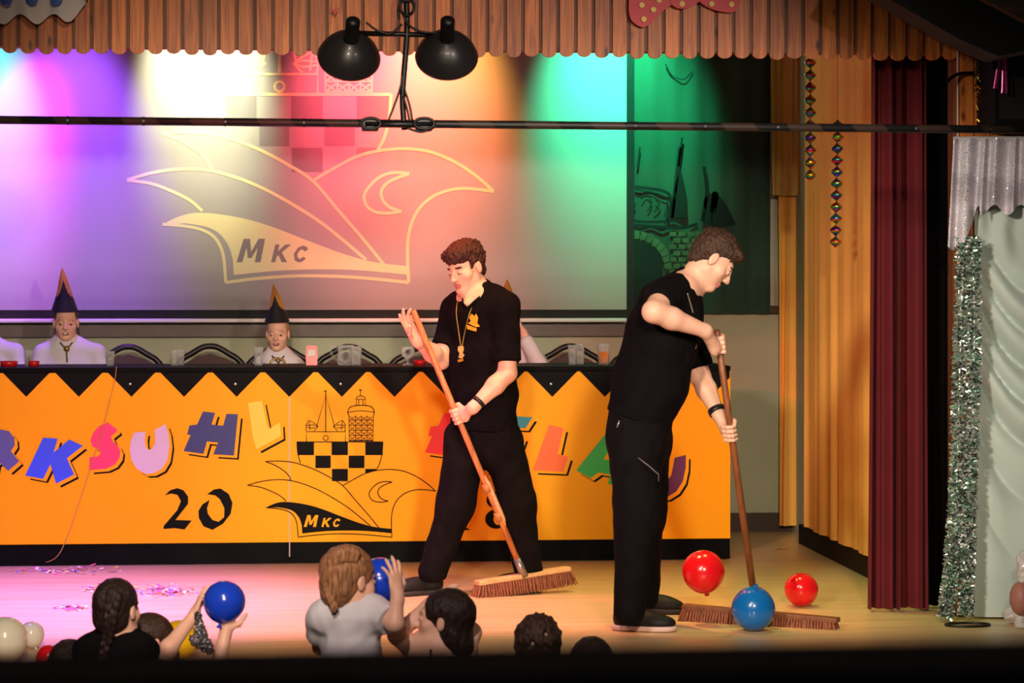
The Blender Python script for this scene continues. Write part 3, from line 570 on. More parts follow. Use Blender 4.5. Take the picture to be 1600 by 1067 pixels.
# ------------------------------------------------------------------ lamp pipe and twin lamps
YR = 10.2
pipe = thing('lamp_pipe', 'long black pipe with spiral stripes crossing above the stage', 'pipe', PY(800, 197, YR))
pa, pb_ = PY(-300, 184.5, YR), PY(1950, 206, YR)
m = M('pipe_stripe', (10, 9, 9), 0.5); nt = m.node_tree; N = nt.nodes
wv = N.new('ShaderNodeTexWave'); wv.inputs['Scale'].default_value = 1.6; wv.bands_direction = 'X'; mp = N.new('ShaderNodeMapping'); mp.inputs['Rotation'].default_value = (0, R(38), R(20)); tc = N.new('ShaderNodeTexCoord')
rp = N.new('ShaderNodeValToRGB'); rp.color_ramp.interpolation = 'CONSTANT'; rp.color_ramp.elements[1].position = 0.5; rp.color_ramp.elements[0].color = (*lin((9, 8, 8)), 1); rp.color_ramp.elements[1].color = (*lin((44, 32, 26)), 1)
nt.links.new(tc.outputs['Object'], mp.inputs[0]); nt.links.new(mp.outputs[0], wv.inputs['Vector']); nt.links.new(wv.outputs['Fac'], rp.inputs[0]); nt.links.new(rp.outputs[0], N['Principled BSDF'].inputs['Base Color'])
s = MB(); s.tube([pa, pb_], 0.0165, 16); s.build('tube', m, pipe, True)
M_rig = M('rig_black', (13, 12, 12), 0.42, 0.2, var=0.2)
for x in (90, 205, 330, 450, 965, 1075, 1190, 1410, 1530):
    s = MB(); t_ = (x + 300) / 2250; c = pa.lerp(pb_, t_); s.lathe([(0.0165, -0.004), (0.0185, -0.004), (0.0185, 0.004), (0.0165, 0.004)], c, pb_ - pa, 12); s.build('tape_ring', M_rig, pipe)
rig = thing('twin_stage_lamp', 'pair of black bell shaped stage lamps on a T bar above the pipe', 'lamp', PY(632, 200, YR))
pj = lambda x, y, d=0.0: PY(x, y, YR + d)
s = MB(); s.tube(catmull([pj(632, 203), pj(629, 150), pj(634, 80), pj(636, 40), pj(634, -60), pj(634, -260)], 6), [0.012] * 31, 10); s.build('pole', M_rig, rig, True)
s = MB(); s.tube([pj(560, 52), pj(690, 55)], 0.011, 10); s.build('crossbar', M_rig, rig, True)
for x in (577, 661):
    s = MB(); s.bbox(pj(x - 12, 205) + Vector((0, -0.03, 0)), pj(x + 14, 185) + Vector((0, 0.03, 0)), 0.008); s.build('clamp', M_rig, rig)
    s = MB(); c = pj(x + 2, 193, -.035); s.tube([c + Vector((0.04 * math.cos(t_), 0, 0.022 * math.sin(t_))) for t_ in [i * 0.4 for i in range(17)]], 0.006, 6, 0, False); s.build('clamp_strap', M_rig, rig, True)
s = MB(); s.tube([pj(570, 194, -.02), pj(680, 194, -.02)], 0.014, 10); s.build('sleeve', M_rig, rig, True)
for pts in [[(606, 190), (616, 165), (626, 135), (628, 118)], [(640, 190), (636, 170), (630, 150)], [(572, 35), (590, 48), (610, 52), (628, 38)], [(690, 52), (660, 50), (640, 40), (628, 20)], [(624, 30), (622, 15), (630, 2), (644, 4), (646, 16), (636, 24), (627, 18)], [(636, 200), (655, 206), (668, 204), (682, 197)], [(632, 140), (640, 165), (644, 188)]]:
    s = MB(); c = catmull([pj(x, y, -.025) for x, y in pts], 6); s.tube(c, 0.0048, 6); s.build('cable', M_rig, rig, True)
s = MB(); c = pj(636, 10, -.03); s.tube([c + Vector((0.028 * math.cos(t_), 0.004 * math.sin(3 * t_), 0.036 * math.sin(t_))) for t_ in [i * 0.35 for i in range(40)]], 0.006, 6, 0, False); s.build('cable_coil', M_rig, rig, True)
M_shade = M('shade_enamel', (34, 32, 33), 0.36, 0.15, var=0.15, coat=0.1)
for (cx, cy, nx, ny, lean) in [(546, 83, 552, 42, -0.10), (698, 82, 699, 45, 0.05)]:
    ln = tag(bpy.data.objects.new('lamp_head', None), 'black bell lamp head'); COL.objects.link(ln); ln.parent = rig; ln.location = (0, 0, 0)
    C = pj(cx, cy); ax = Vector((lean * 0.6, 0.80, -0.60)).normalized()          # light leaves towards the stage
    Rr = 0.124
    prof = [(0.026, -0.085), (0.040, -0.080), (0.064, -0.066), (0.092, -0.040), (0.113, -0.010), (Rr, 0.018), (Rr + .003, 0.026), (Rr - 0.003, 0.024), (0.108, -0.008), (0.085, -0.036), (0.026, -0.075)]
    s = MB(); s.lathe(prof, C, ax, 40); s.build('shade', M_shade, ln, True)
    s = MB(); A = C - ax * 0.05; B = C - ax * 0.185; s.tube([A, C - ax * .10, C - ax * .105, B, B - ax * 0.012], [0.034, 0.031, 0.028, 0.029, 0.018], 16); s.build('socket', M_rig, ln, True)
    s = MB(); s.tube([B.lerp(A, .2), pj(nx + (12 if nx < 600 else -12), 53)], 0.009, 8); s.build('bracket', M_rig, ln, True)
    s = MB(); s.lathe([(0.0, 0.06), (0.03, 0.045), (0.042, 0.0), (0.03, -0.06), (0.016, -0.09)], C, ax, 16); s.build('bulb', M('bulb_glass', (200, 195, 185), 0.2, var=0.02), ln, True)

# ------------------------------------------------------------------ long table with painted front
ZT = PY(570, 573, YC).z
XL, XR = PY(-420, 700, YC).x, PY(1141, 700, YC).x
zk = PY(570, 846, YC).z
ct = thing('council_table', 'long table with yellow front panels, black zigzag and coloured carnival lettering', 'table', ((XL + XR) / 2, YC, 0))
M_orange = M('panel_yellow', (255, 172, 2), 0.5, spec=0.2, var=0.03, vs=2); M_gloss = M('foil_black', (7, 6, 7), 0.5, var=0.3, vs=12, bump=0.15, bs=9, spec=0.06)
xs = PY(452.5, 700, YC).x
for a, b in ((XL, xs - 0.003), (xs + 0.003, XR)):
    s = MB(); s.box((a, YC, zk), (b, YC + 0.02, ZT - 0.02)); s.build('front_panel', M_orange, ct)
s = MB(); s.box((xs - 0.003, YC + 0.002, zk - 0.08), (xs + 0.003, YC + 0.012, ZT - 0.01)); s.build('panel_joint', M('joint_white', (190, 175, 160), 0.5), ct)
def skirt(u, v): return Vector((XL + (XR - XL) * u, YC + 0.012 - 0.004 * (1 - v) * (1 + math.sin(u * 60) * math.sin(u * 31)), 0.004 + (zk + 0.004) * v))
s = MB(); s.grid(skirt, 260, 4); s.build('kick_skirt', M_gloss, ct, True, False)
s = MB(); s.bbox((XL, YC - 0.012, ZT - 0.028), (XR, YC + 0.62, ZT), 0.005); s.build('table_top', M_gloss, ct)
s = MB(); s.box((XR - 0.02, YC + 0.02, 0), (XR, YC + 0.6, ZT - 0.03)); s.build('side_panel', M_orange, ct)
for k in range(6):
    s = MB(); x = XL + 0.1 + k * (XR - XL - 0.2) / 5; s.box((x - 0.025, YC + 0.5, 0.0), (x + 0.025, YC + 0.55, ZT - 0.03)); s.build('leg', M_black, ct)
tc0 = lambda dy: (lambda x, y: PY(x, y, YC - dy))
M_zig = M('zigzag_black', (9, 8, 8), 0.6, var=0.15, spec=0.12)
for k in range(-5, 14):
    x = 41 + k * 82.2; s = MB(); fill(s, [(x - 41, 578), (x + 41, 578), (x, 620)], tc0(0.002)) if x + 41 < 1141 else fill(s, [(x - 41, 578), (1140, 578), (1140, 590), (x, 620)], tc0(0.002)); s.build('zigzag', M_zig, ct, recalc=False)
    if x > 80 and k % 2 == 0:
        s = MB(); s.lathe([(0, 0.004), (0.006, 0.003), (0.007, 0)], PY(x - 2, 600, YC - 0.003), (0, -1, 0), 8); s.build('stud', M('stud', (180, 175, 170), 0.3, 0.5), ct)
s = MB(); s.box((XL, YC - 0.0025, PY(570, 579, YC).z), (XR, YC, ZT - 0.026)); s.build('top_band', M_zig, ct)
emblem(ct, tf_counter, 5.0, M_zig, M_zig, M_zig, M_orange)
def cropA(x, y): return x / 3.5556, 600 + y / 3.5556
def cropB(x, y): return 800 + x / 3.1395, 540 + y / 3.1395
I_ = lambda x, y: (x, y)
HN = [(1128, 153), (1195, 160), (1175, 225), (1240, 232), (1258, 165), (1322, 168), (1300, 397), (1185, 390), (1212, 325), (1150, 318), (1130, 388), (1020, 372), (1060, 282), (1040, 280), (1052, 230), (1095, 225)]
HN = [cropA(*p) for p in HN]
def rnd(pts, n=5): return [(p.x, p.y) for p in catmull([Vector((x, y, 0)) for x, y in pts], n, True)]
letters = [
 ('letter_m', (200, 60, 60), [(-175, 665), (-150, 660), (-135, 690), (-115, 660), (-95, 668), (-95, 735), (-115, 735), (-118, 700), (-135, 725), (-150, 700), (-152, 735), (-172, 735)], ()),
 ('letter_a', (60, 150, 90), [(-70, 660), (-45, 660), (-18, 735), (-40, 738), (-46, 715), (-66, 715), (-70, 735), (-90, 730)], ()),
 ('letter_r', (84, 82, 150), [cropA(*p) for p in [(-110, 258), (0, 252), (50, 262), (80, 300), (82, 340), (60, 372), (106, 430), (46, 482), (-10, 430), (-20, 440), (-30, 500), (-110, 495)]], ()),
 ('letter_k', (42, 74, 236), [cropA(*p) for p in [(240, 298), (320, 303), (298, 380), (385, 308), (460, 343), (372, 412), (412, 502), (312, 553), (280, 445), (240, 527), (140, 508)]], ()),
 ('letter_s', (250, 36, 110), [cropA(*p) for p in [(598, 213), (648, 250), (652, 262), (616, 290), (626, 318), (652, 340), (669, 372), (664, 410), (636, 448), (590, 470), (495, 478), (498, 405), (540, 405), (560, 388), (552, 366), (512, 345), (503, 310), (518, 270), (550, 235)]], ()),
 ('letter_u', (214, 186, 226), [cropA(*p) for p in [(745, 270), (808, 264), (803, 310), (808, 345), (822, 366), (842, 362), (862, 330), (860, 255), (918, 222), (934, 270), (942, 340), (930, 420), (900, 470), (850, 496), (805, 498), (762, 472), (732, 425), (721, 365), (728, 310)]], ()),
 ('letter_h', (26, 26, 110), HN, ()),
 ('letter_l', (255, 202, 44), [cropA(*p) for p in [(1378, 105), (1455, 92), (1480, 215), (1492, 252), (1555, 212), (1560, 290), (1425, 362), (1405, 300)]], ()),
 ('letter_h', (240, 28, 30), [(x + 377, y + 2) for x, y in HN], ()),
 ('letter_e', (26, 140, 150), [(768, 648), (832, 652), (821, 669), (796, 668), (793, 682), (818, 683), (810, 706), (787, 705), (784, 718), (814, 720), (806, 738), (756, 735)], ()),
 ('letter_l', (252, 104, 22), [cropB(*p) for p in [(182, 388), (252, 405), (224, 530), (275, 545), (252, 618), (102, 612)]], ()),
 ('letter_a', (46, 182, 72), [cropB(*p) for p in [(452, 441), (545, 452), (572, 690), (470, 678), (484, 632), (425, 622), (385, 650), (315, 612)]], [[cropB(*p) for p in [(470, 525), (498, 562), (448, 558)]]]),
 ('letter_u', (98, 32, 92), [cropB(*p) for p in [(798, 550), (853, 536), (852, 600), (838, 665), (806, 715), (758, 745), (710, 746), (670, 720), (652, 660), (655, 560), (708, 556), (712, 640), (728, 672), (755, 670), (782, 635)]], ())]
for k, (nm, colr, pts, holes) in enumerate(letters):
    if nm in ('letter_s', 'letter_u'): pass
    sh = lambda dx, dy: [(x + dx, y + dy) for x, y in pts]
    s = MB(); fill(s, pts, tc0(0.0052), holes); L = s.build(nm, M('paint_%s_%d' % (nm, k), colr, 0.4, var=0.04, vs=6), ct, recalc=False)
    s = MB(); fill(s, sh(7.5, 6.5), tc0(0.0018)); s.build('letter_shadow', M_zig, L, recalc=False)
    s = MB(); fill(s, sh(4.8, 4.0), tc0(0.0034)); s.build('letter_gap', M_orange, L, recalc=False)
dg = [('digit_2', [cropA(*p) for p in [(915, 618), (945, 590), (985, 578), (1020, 590), (1045, 625), (1045, 665), (1010, 710), (975, 755), (1065, 758), (1025, 808), (970, 800), (910, 805), (908, 790), (985, 700), (1005, 650), (985, 615), (950, 608)]]),
 ('digit_0', [cropA(*p) for p in [(1150, 612), (1190, 585), (1225, 580), (1270, 610), (1292, 660), (1282, 720), (1240, 775), (1180, 810), (1130, 790), (1105, 745), (1102, 705), (1125, 668), (1165, 643), (1150, 690), (1155, 720), (1180, 755), (1215, 765), (1245, 740), (1247, 690), (1222, 640), (1195, 618)]]),
 ('digit_1', [(705, 770), (722, 760), (726, 822), (734, 828), (700, 829), (710, 820)])]
for nm, p in dg: s = MB(); fill(s, p, tc0(0.002)); s.build(nm, M_zig, ct, recalc=False)
s = MB(); el = lambda cx, cy, a, b: [(cx + a * math.cos(t_), cy + b * math.sin(t_)) for t_ in [i * math.pi / 12 for i in range(24)]]
fill(s, el(774, 781, 14, 13), tc0(0.002), [el(776, 780, 6, 7)]); fill(s, el(775, 811, 17, 15), tc0(0.0022), [el(778, 811, 7, 9)]); s.build('digit_8', M_zig, ct, recalc=False)
s = MB(); c = catmull([PY(182, 572, YC - .02), PY(178, 600, YC - .02), PY(160, 670, YC - .02), PY(135, 750, YC - .018), PY(108, 830, YC - .02), PY(85, 873, YC - .05), PF(40, 880) + Vector((0, 0, .004)), PF(-40, 876) + Vector((0, 0, .004))], 6); s.tube(c, 0.0022, 6); tag(s.build('cord', M('cord_tan', (190, 140, 80), 0.6), None, True), 'thin tan cord running diagonally down the table front', 'cord')

# podium behind the table, chairs
PZ = 0.22
s = MB(); s.box((XL, YC + 0.64, 0), (XR - 0.15, YB - 0.06, PZ)); tag(s.build('floor_podium', M_black), 'black podium behind the long table', None, None, 'structure')
M_cw = M('chair_wood', (24, 17, 15), 0.42, var=0.2); M_cp = M('chair_pad', (78, 58, 54), 0.8, var=0.12, bump=0.1)
def make_chair(px, py, Y):
    c = PY(px, py, Y); h = c.z - PZ
    t = thing('banquet_chair', '', 'chair', (c.x, Y, PZ), 'dark chairs behind the long table')
    W = 0.185; top = [(-W - .005, 0.43), (-W - .01, h - 0.16), (-W * 0.92, h - 0.085), (-W * 0.6, h - 0.045), (-W * 0.25, h - 0.008), (0, h), (W * 0.25, h - 0.008), (W * 0.6, h - 0.045), (W * 0.92, h - 0.085), (W + .01, h - 0.16), (W + .005, 0.43)]
    s = MB(); s.tube(catmull([(c.x + x, Y + 0.06 * (z - 0.43), PZ + z) for x, z in top], 6), (0.018), 10); s.build('back_frame', M_cw, t, True)
    s = MB(); inn = [(x * 0.97, z) for x, z in [(-W, h - 0.40), (-W, h - 0.165), (-W * .9, h - 0.110), (-W * .55, h - 0.075), (0, h - 0.045), (W * .55, h - 0.075), (W * .9, h - 0.110), (W, h - 0.165), (W, h - 0.40)]]
    s.slab([(c.x + x, Y + 0.06 * (z - 0.43) - 0.012, PZ + z) for x, z in inn], (0, 1, 0), 0.025); s.build('back_pad', M_cp, t)
    s = MB(); s.bbox((c.x - .19, Y - 0.40, PZ + .43), (c.x + .19, Y + 0.02, PZ + .49), 0.02); s.build('seat', M_cp, t, True)
    for sx in (-1, 1):
        for y0 in (-0.37, 0.0): s = MB(); s.tube([(c.x + sx * .17, Y + y0, PZ + .44), (c.x + sx * .18, Y + y0 + (0.05 if y0 == 0 else -.01), PZ)], [0.018, 0.013], 8); s.build('leg', M_cw, t, True)
    return t
for px, py, Y, lb in [(200, 542, 15.2, 'dark chair with arched top right of the laughing boy'), (328, 541, 15.2, 'empty dark chair with arched top left of the boy in the middle'), (437, 543, 15.25, 'dark chair behind the boy in the middle of the table'), (545, 542, 15.2, 'dark chair behind the carafe on the table'), (660, 544, 15.2, 'dark chair behind the round glass, next to the man with raised hand'), (893, 541, 15.2, 'dark chair behind the two empty glasses'), (1005, 543, 15.2, 'dark chair half hidden behind the bending man'), (85, 545, 15.25, 'dark chair behind the laughing boy at the left'), (782, 545, 15.25, 'dark chair of the boy hidden behind the standing man'), (-40, 545, 15.25, 'dark chair at the left picture edge')]:
    make_chair(px, py, Y)['label'] = lb

# things on the table
def glassmat():
    m = bpy.data.materials.new('clear_glass'); m.use_nodes = True; nt = m.node_tree; b = nt.nodes['Principled BSDF']; b.inputs['Base Color'].default_value = (.9, .92, .9, 1); b.inputs['Roughness'].default_value = .05
    t = nt.nodes.new('ShaderNodeBsdfTransparent'); mx = nt.nodes.new('ShaderNodeMixShader'); lw = nt.nodes.new('ShaderNodeLayerWeight'); lw.inputs[0].default_value = 0.35
    nt.links.new(lw.outputs['Facing'], mx.inputs[0]); nt.links.new(t.outputs[0], mx.inputs[1]); nt.links.new(b.outputs[0], mx.inputs[2]); nt.links.new(mx.outputs[0], nt.nodes['Material Output'].inputs[0]); MATS['clear_glass'] = m; return m
GLS = glassmat()
def on_table(px, Y): p = PY(px, 560, Y); return Vector((p.x, Y, ZT + 0.0005))
def tumbler(px, Y, r, h, label, juice=None, name='drinking_glass'):
    b = on_table(px, Y); t = thing(name, label, 'glass', b, 'glasses on the long table')
    s = MB(); s.lathe([(0, 0), (r * .85, 0), (r, h), (r - .003, h), (r * .85 - .003, .008), (0, .008)], b, n=20); s.build('glass_body', GLS, t, True)
    if juice: s = MB(); s.lathe([(0, .009), (r * .84 - .002, .009), (r * .93, h * juice[0]), (0, h * juice[0])], b, n=20); s.build('drink', M('drink_%d' % juice[1][0], juice[1], 0.2), t)
tumbler(943, YC + .3, 0.036, 0.115, 'glass of orange juice on the table end', (0.62, (230, 130, 20)))
tumbler(894, YC + .25, 0.024, 0.11, 'tall narrow empty glass left of the pair before the chair'); tumbler(906, YC + .32, 0.026, 0.115, 'empty glass right of the pair, nearer the orange juice')
tumbler(404, YC + .3, 0.026, 0.10, 'small clear glass left of the boy in the middle'); tumbler(556, YC + .25, 0.034, 0.105, 'clear tumbler right of the carafe')
tumbler(272, YC + .3, 0.022, 0.085, 'left one of two small glasses before the empty chair'); tumbler(282, YC + .36, 0.022, 0.085, 'right one of two small glasses before the empty chair'); tumbler(172, YC + .3, 0.025, 0.08, 'clear glass right of the laughing boy'); tumbler(45, YC + .3, 0.025, 0.085, 'clear glass above the red cup at the left')
b = on_table(540, YC + .32); t = thing('carafe', 'clear tilted handle carafe on the table left of the tumbler', 'carafe', b)
s = MB(); s.lathe([(0, 0), (.045, 0), (.05, .03), (.042, .075), (.05, .11), (.047, .11), (.039, .075), (.046, .03), (0, .008)], b, n=20); s.build('glass_body', GLS, t, True)
s = MB(); s.tube(catmull([b + Vector((-.045, 0, .1)), b + Vector((-.085, 0, .095)), b + Vector((-.07, 0, .045)), b + Vector((-.046, 0, .025))], 5), .006, 8); s.build('handle', GLS, t, True)
b = on_table(637, YC + .28); t = thing('goblet', 'round bowl glass on the table left of the standing man', 'glass', b)
s = MB(); s.lathe([(0, 0), (.03, 0), (.03, .004), (.006, .01), (.006, .03), (.034, .05), (.04, .075), (.032, .10), (.029, .10), (.036, .075), (.03, .052), (0, .036)], b, n=20); s.build('glass_body', GLS, t, True)
b = on_table(487, YC + .3); t = thing('snack_packet', 'red and white snack packet standing beside the boy in the middle', 'packet', b)
s = MB(); s.add([b + Vector(q) for q in [(-.03, -.015, 0), (.03, -.015, 0), (.03, .015, 0), (-.03, .015, 0), (-.034, -.008, .06), (.034, -.008, .06), (.034, .008, .06), (-.034, .008, .06), (-.028, -.001, .11), (.03, -.001, .108), (.03, .001, .108), (-.028, .001, .11)]], [(0, 1, 5, 4), (1, 2, 6, 5), (2, 3, 7, 6), (3, 0, 4, 7), (4, 5, 9, 8), (5, 6, 10, 9), (6, 7, 11, 10), (7, 4, 8, 11), (0, 3, 2, 1), (8, 9, 10, 11)]); s.build('pouch', M('packet_red', (214, 50, 36), 0.35, var=0.1, vs=30), t)
s = MB(); s.box(b + Vector((-.022, -.0165, .05)), b + Vector((.02, -.0085, .085))); s.build('print', M('packet_white', (220, 205, 200), 0.4), t)
for px, w_, lb in [(53, 0.032, 'red cup on the table beside the laughing boy'), (14, 0.05, 'low red bowl on the table at the left picture edge'), (656, 0.035, 'low red bowl on the table beside the round glass')]:
    b = on_table(px, YC + .2); s = MB(); s.lathe([(0, 0), (w_ * .8, 0), (w_, .03), (w_ * .93, .03), (w_ * .75, .005), (0, .004)], b, n=18); tag(s.build('red_cup', M('cup_red', (206, 30, 28), 0.35), None, True), lb, 'cup')

# ------------------------------------------------------------------ people
SK = M('skin', (226, 172, 146), 0.5, var=0.06, vs=12); SKL = M('skin_lips', (190, 104, 96), 0.45, var=0.05); BR = M('brow_dark', (58, 36, 28), 0.8); EYE_M = M('eye_dark', (40, 30, 28), 0.3); NAIL = M('nail', (236, 190, 170), 0.35); WHI = M('teeth_white', (225, 220, 210), 0.35)
BLK = M('polo_black', (14, 10, 13), 0.9, var=0.15, vs=20, bump=0.1, bs=180, spec=0.08); TRO = M('trousers_black', (15, 11, 13), 0.85, spec=0.1, var=0.2, vs=14, bump=0.12, bs=120)
SHOE = M('shoe_black', (20, 17, 18), 0.6, spec=0.3, var=0.3, vs=40, bump=0.2, bs=150); SOLE = M('sole_pale', (214, 180, 172), 0.6); SOLED = M('sole_dark', (44, 38, 36), 0.7)
SHW = M('shirt_white', (214, 208, 212), 0.75, var=0.04, vs=8, bump=0.06, bs=140)
def frame(f, u):
    f = Vector(f).normalized(); u = Vector(u); u = (u - f * u.dot(f)).normalized(); r = f.cross(u); return np.array([list(r), list(f), list(u)], dtype=np.float32).T   # columns right, forward, up
def cdir(r, f, u): return (CR * r + CF * f + UP * u)
def head(F, o, f, u, S=1.0, mouth=0.0, eyes='down', neck=None, kid=False):
    Rm = frame(f, u); T = lambda x, y, z: Vector(o) + Vector(Rm @ np.array((x * S, y * S, z * S))); e = lambda c, r, k, op='u': F.ell(T(*c), [q * S for q in r], Rm, k * S, op)
    e((0, -.016, .035), (.073, .092, .083), .02); e((0, .028, -.038), (.058, .060, .074), .035); e((0, .066, -.098), (.021, .02, .018), .025)
    for sx in (-1, 1):
        F.cone(T(sx * (.036 if kid else .046), .0, -.055), T(sx * .016, .060 if kid else .064, -.094 if kid else -.098), .016 * S, .014 * S, .024 * S)
        e((sx * .044, .05, -.028), (.02, .02, .02), .02)
    e((0, .076, .016), (.046, .012, .011), .016)
    for sx in (-1, 1):
        e((sx * .032, .102, -.008), (.019, .019, .015), .010, 's'); e((sx * .031, .076, -.008), (.0135, .0125, .0115), .004)
    F.cone(T(0, .086, .004), T(0, .104, -.034), .0075 * S, .0118 * S, .014 * S)
    for sx in (-1, 1): e((sx * .012, .096, -.037), (.008, .009, .007), .008)
    e((0, .086, -.064), (.022, .010, .0055), .004); e((0, .085, -.0745), (.019, .010, .0062), .004)
    if mouth: e((0, .098, -.0695), (.021, .02, .010 * mouth), .003, 's')
    for sx in (-1, 1):
        e((sx * .075, -.010, -.008), (.009, .017, .030), .006); e((sx * .085, -.004, -.004), (.005, .010, .019), .004, 's')
    if neck is not None: F.cone(T(0, -.018, -.06), neck, .054 * S, .060 * S, .03 * S)
    pr = [(T(0, .09, -.069), (.025 * S, .022 * S, .0125 * S), Rm, 1)]
    if mouth: pr.append((T(0, .085, -.071), (.017 * S, .022 * S, .009 * S), Rm, 5)); pr.append((T(0, .085, -.0665), (.015 * S, .022 * S, .0045 * S), Rm, 4))
    for sx in (-1, 1):
        pr.append((T(sx * .034, .086, .017), (.020 * S, .022 * S, (.0032 if kid else .0052) * S), Rm, 6 if kid else 2)); pr.append((T(sx * .031, .088, -.0105 if eyes == 'down' else -.008), ((.0105 if kid else .0125) * S, .016 * S, (.0026 if eyes == 'down' else .0045) * S), Rm, 3))
    return T, Rm, pr
HM = [SK, SKL, BR, EYE_M, WHI, M('mouth_dark', (96, 34, 36), .5), M('brow_light', (150, 104, 78), .8)]
def grip(F, c, ax, wr, S=1.0, rs=0.0145, flip=1):
    """fist closed round a stick at c with direction ax, coming from wrist wr"""
    ax = Vector(ax).normalized(); c = Vector(c); w_ = (Vector(wr) - c); w_ = (w_ - ax * w_.dot(ax)).normalized(); q = ax.cross(w_) * flip; rf = 0.0092 * S
    pt = lambda th, off, rr=0.0: c + ax * off + (w_ * math.cos(th) + q * math.sin(th)) * (rs + rf * 0.9 + rr)
    pc = c + w_ * (rs + 0.026 * S); F.ell(pc, (0.042 * S, 0.032 * S, 0.019 * S), frame(w_, q) [:, [0, 1, 2]] if False else np.array([list(ax), list(w_), list(q)], dtype=np.float32).T, 0.02 * S)
    F.cone(wr, pc, 0.027 * S, 0.026 * S, 0.02 * S)
    for i, off in enumerate((0.031, 0.0105, -0.0105, -0.031)):
        r_ = rf * (1.0, 1.02, 0.97, 0.86)[i]; ths = (0.35, 1.15, 2.0, 2.9, 3.6 + 0.1 * i)
        F.chain([pt(t_, off * S, 0.008 if j == 1 else 0.0) for j, t_ in enumerate(ths)], [r_ * 1.15, r_ * 1.1, r_, r_ * .95, r_ * .82], 0.004)
    F.chain([pc + ax * 0.03 * S - q * 0.008 * S, pt(-0.9, 0.047 * S, 0.004), pt(-1.7, 0.046 * S), pt(-2.5, 0.040 * S)], [0.014 * S, 0.0115 * S, 0.0105 * S, 0.0085 * S], 0.006)
def open_hand(F, wr, d, nrm, S=1.0, curl=(0.2, 0.3, 0.4, 0.5), spread=0.12, side=1, thumb=0.7, thumb_curl=0.25):
    """nrm: palm normal (fingers curl towards it); side=+1 puts the thumb on d x nrm"""
    d = Vector(d).normalized(); n = Vector(nrm); n = (n - d * n.dot(d)).normalized(); t = d.cross(n) * side; wr = Vector(wr)
    F.ell(wr + d * 0.052 * S, (0.040 * S, 0.054 * S, 0.0155 * S), np.array([list(t), list(d), list(n)], dtype=np.float32).T, 0.016 * S); F.cone(wr - d * 0.02 * S, wr + d * 0.03 * S, 0.026 * S, 0.024 * S, 0.02 * S)
    for i in range(4):
        off = (0.029, 0.0095, -0.010, -0.0285)[i]; L = (0.072, 0.082, 0.076, 0.058)[i] * S; r_ = (0.0092, 0.0096, 0.0092, 0.0080)[i] * S
        p = wr + d * ((0.092, 0.097, 0.093, 0.084)[i] * S) + t * off * S; dd = (d + t * spread * (1.5 - i)).normalized(); pts = [p - d * 0.03 * S, p]; c_ = curl[i]
        for j, fr_ in enumerate((0.46, 0.30, 0.24)):
            dd = (dd * math.cos(c_) + n * math.sin(c_)).normalized() if j else (dd * math.cos(c_ * .7) + n * math.sin(c_ * .7)).normalized(); p = p + dd * L * fr_; pts.append(p)
        F.chain(pts, [r_ * 1.1, r_ * 1.1, r_, r_ * .93, r_ * .78], 0.0035)
    b = wr + d * 0.022 * S + t * 0.026 * S; d1 = (d * (1 - thumb * .5) + t * thumb + n * thumb_curl).normalized(); p1 = b + d1 * 0.045 * S; d2 = (d + t * thumb * 0.5 + n * thumb_curl * 1.6).normalized(); p2 = p1 + d2 * 0.032 * S; p3 = p2 + d2 * 0.024 * S
    F.chain([b, p1, p2, p3], [0.0145 * S, 0.0115 * S, 0.0105 * S, 0.0085 * S], 0.006)
CLN = [(0.006, 23, 23, 17, .4), (0.0032, 51, 47, 33, 1.9)]
def shoe(root, heel, toe, sole_m, w=0.043, name='shoe'):
    heel, toe = Vector(heel), Vector(toe); d = (toe - heel); L = d.length; d.normalize(); n = Vector((0, 0, 1)); sd = d.cross(n); Rm = np.array([list(sd), list(d), list(n)], dtype=np.float32).T; z = Vector((0, 0, heel.z)); P = lambda a, s_, h: heel + d * (a * L) + sd * s_ + n * h
    F = Field(); F.ell(P(.78, 0, .038), (w, .075, .034), Rm, .02); F.ell(P(.5, 0, .045), (w * .92, .09, .045), Rm, .03); F.ell(P(.17, 0, .055), (w * .85, .052, .06), Rm, .03); F.cone(P(.2, 0, .07), P(.2, 0, .125), .04, .043, .02)
    F.plane(P(0, 0, 0.020), (0, 0, -1)); o = F.build(name, SHOE, root, 0.006)
    F = Field(); F.ell(P(.76, 0, .016), (w * 1.1, .085, .03), Rm, .03); F.ell(P(.5, 0, .016), (w * .9, .10, .03), Rm, .03); F.ell(P(.17, 0, .016), (w * .95, .06, .03), Rm, .03); F.plane(P(0, 0, 0.026), (0, 0, 1)); F.plane(P(0, 0, 0.001), (0, 0, -1)); F.build('sole', sole_m, o, 0.006)
    s = MB()
    for i in range(4): s.tube(catmull([P(.42 + .07 * i, -.026, .075 - .006 * i), P(.43 + .07 * i, 0, .092 - .008 * i), P(.42 + .07 * i, .026, .075 - .006 * i)], 4), .003, 6)
    s.build('laces', M('laces', (40, 36, 36), .7), o, True)
def band(root, c, ax, r, name, mat, w=0.010, th=0.0035):
    s = MB(); s.lathe([(r, -w), (r + th, -w), (r + th, w), (r, w), (r, -w)], c, ax, 24); return s.build(name, mat, root, True)
def surf_hit(bvhs, x, y):
    d = ray(x, y).normalized(); best = None
    for b in bvhs:
        h = b.ray_cast(CAM, d)
        if h[0] is not None and (best is None or h[3] < best[3]): best = h
    return best
def bvh_of(o): L = world_loc(o); return BVHTree.FromPolygons([v.co + L for v in o.data.vertices], [tuple(p.vertices) for p in o.data.polygons])

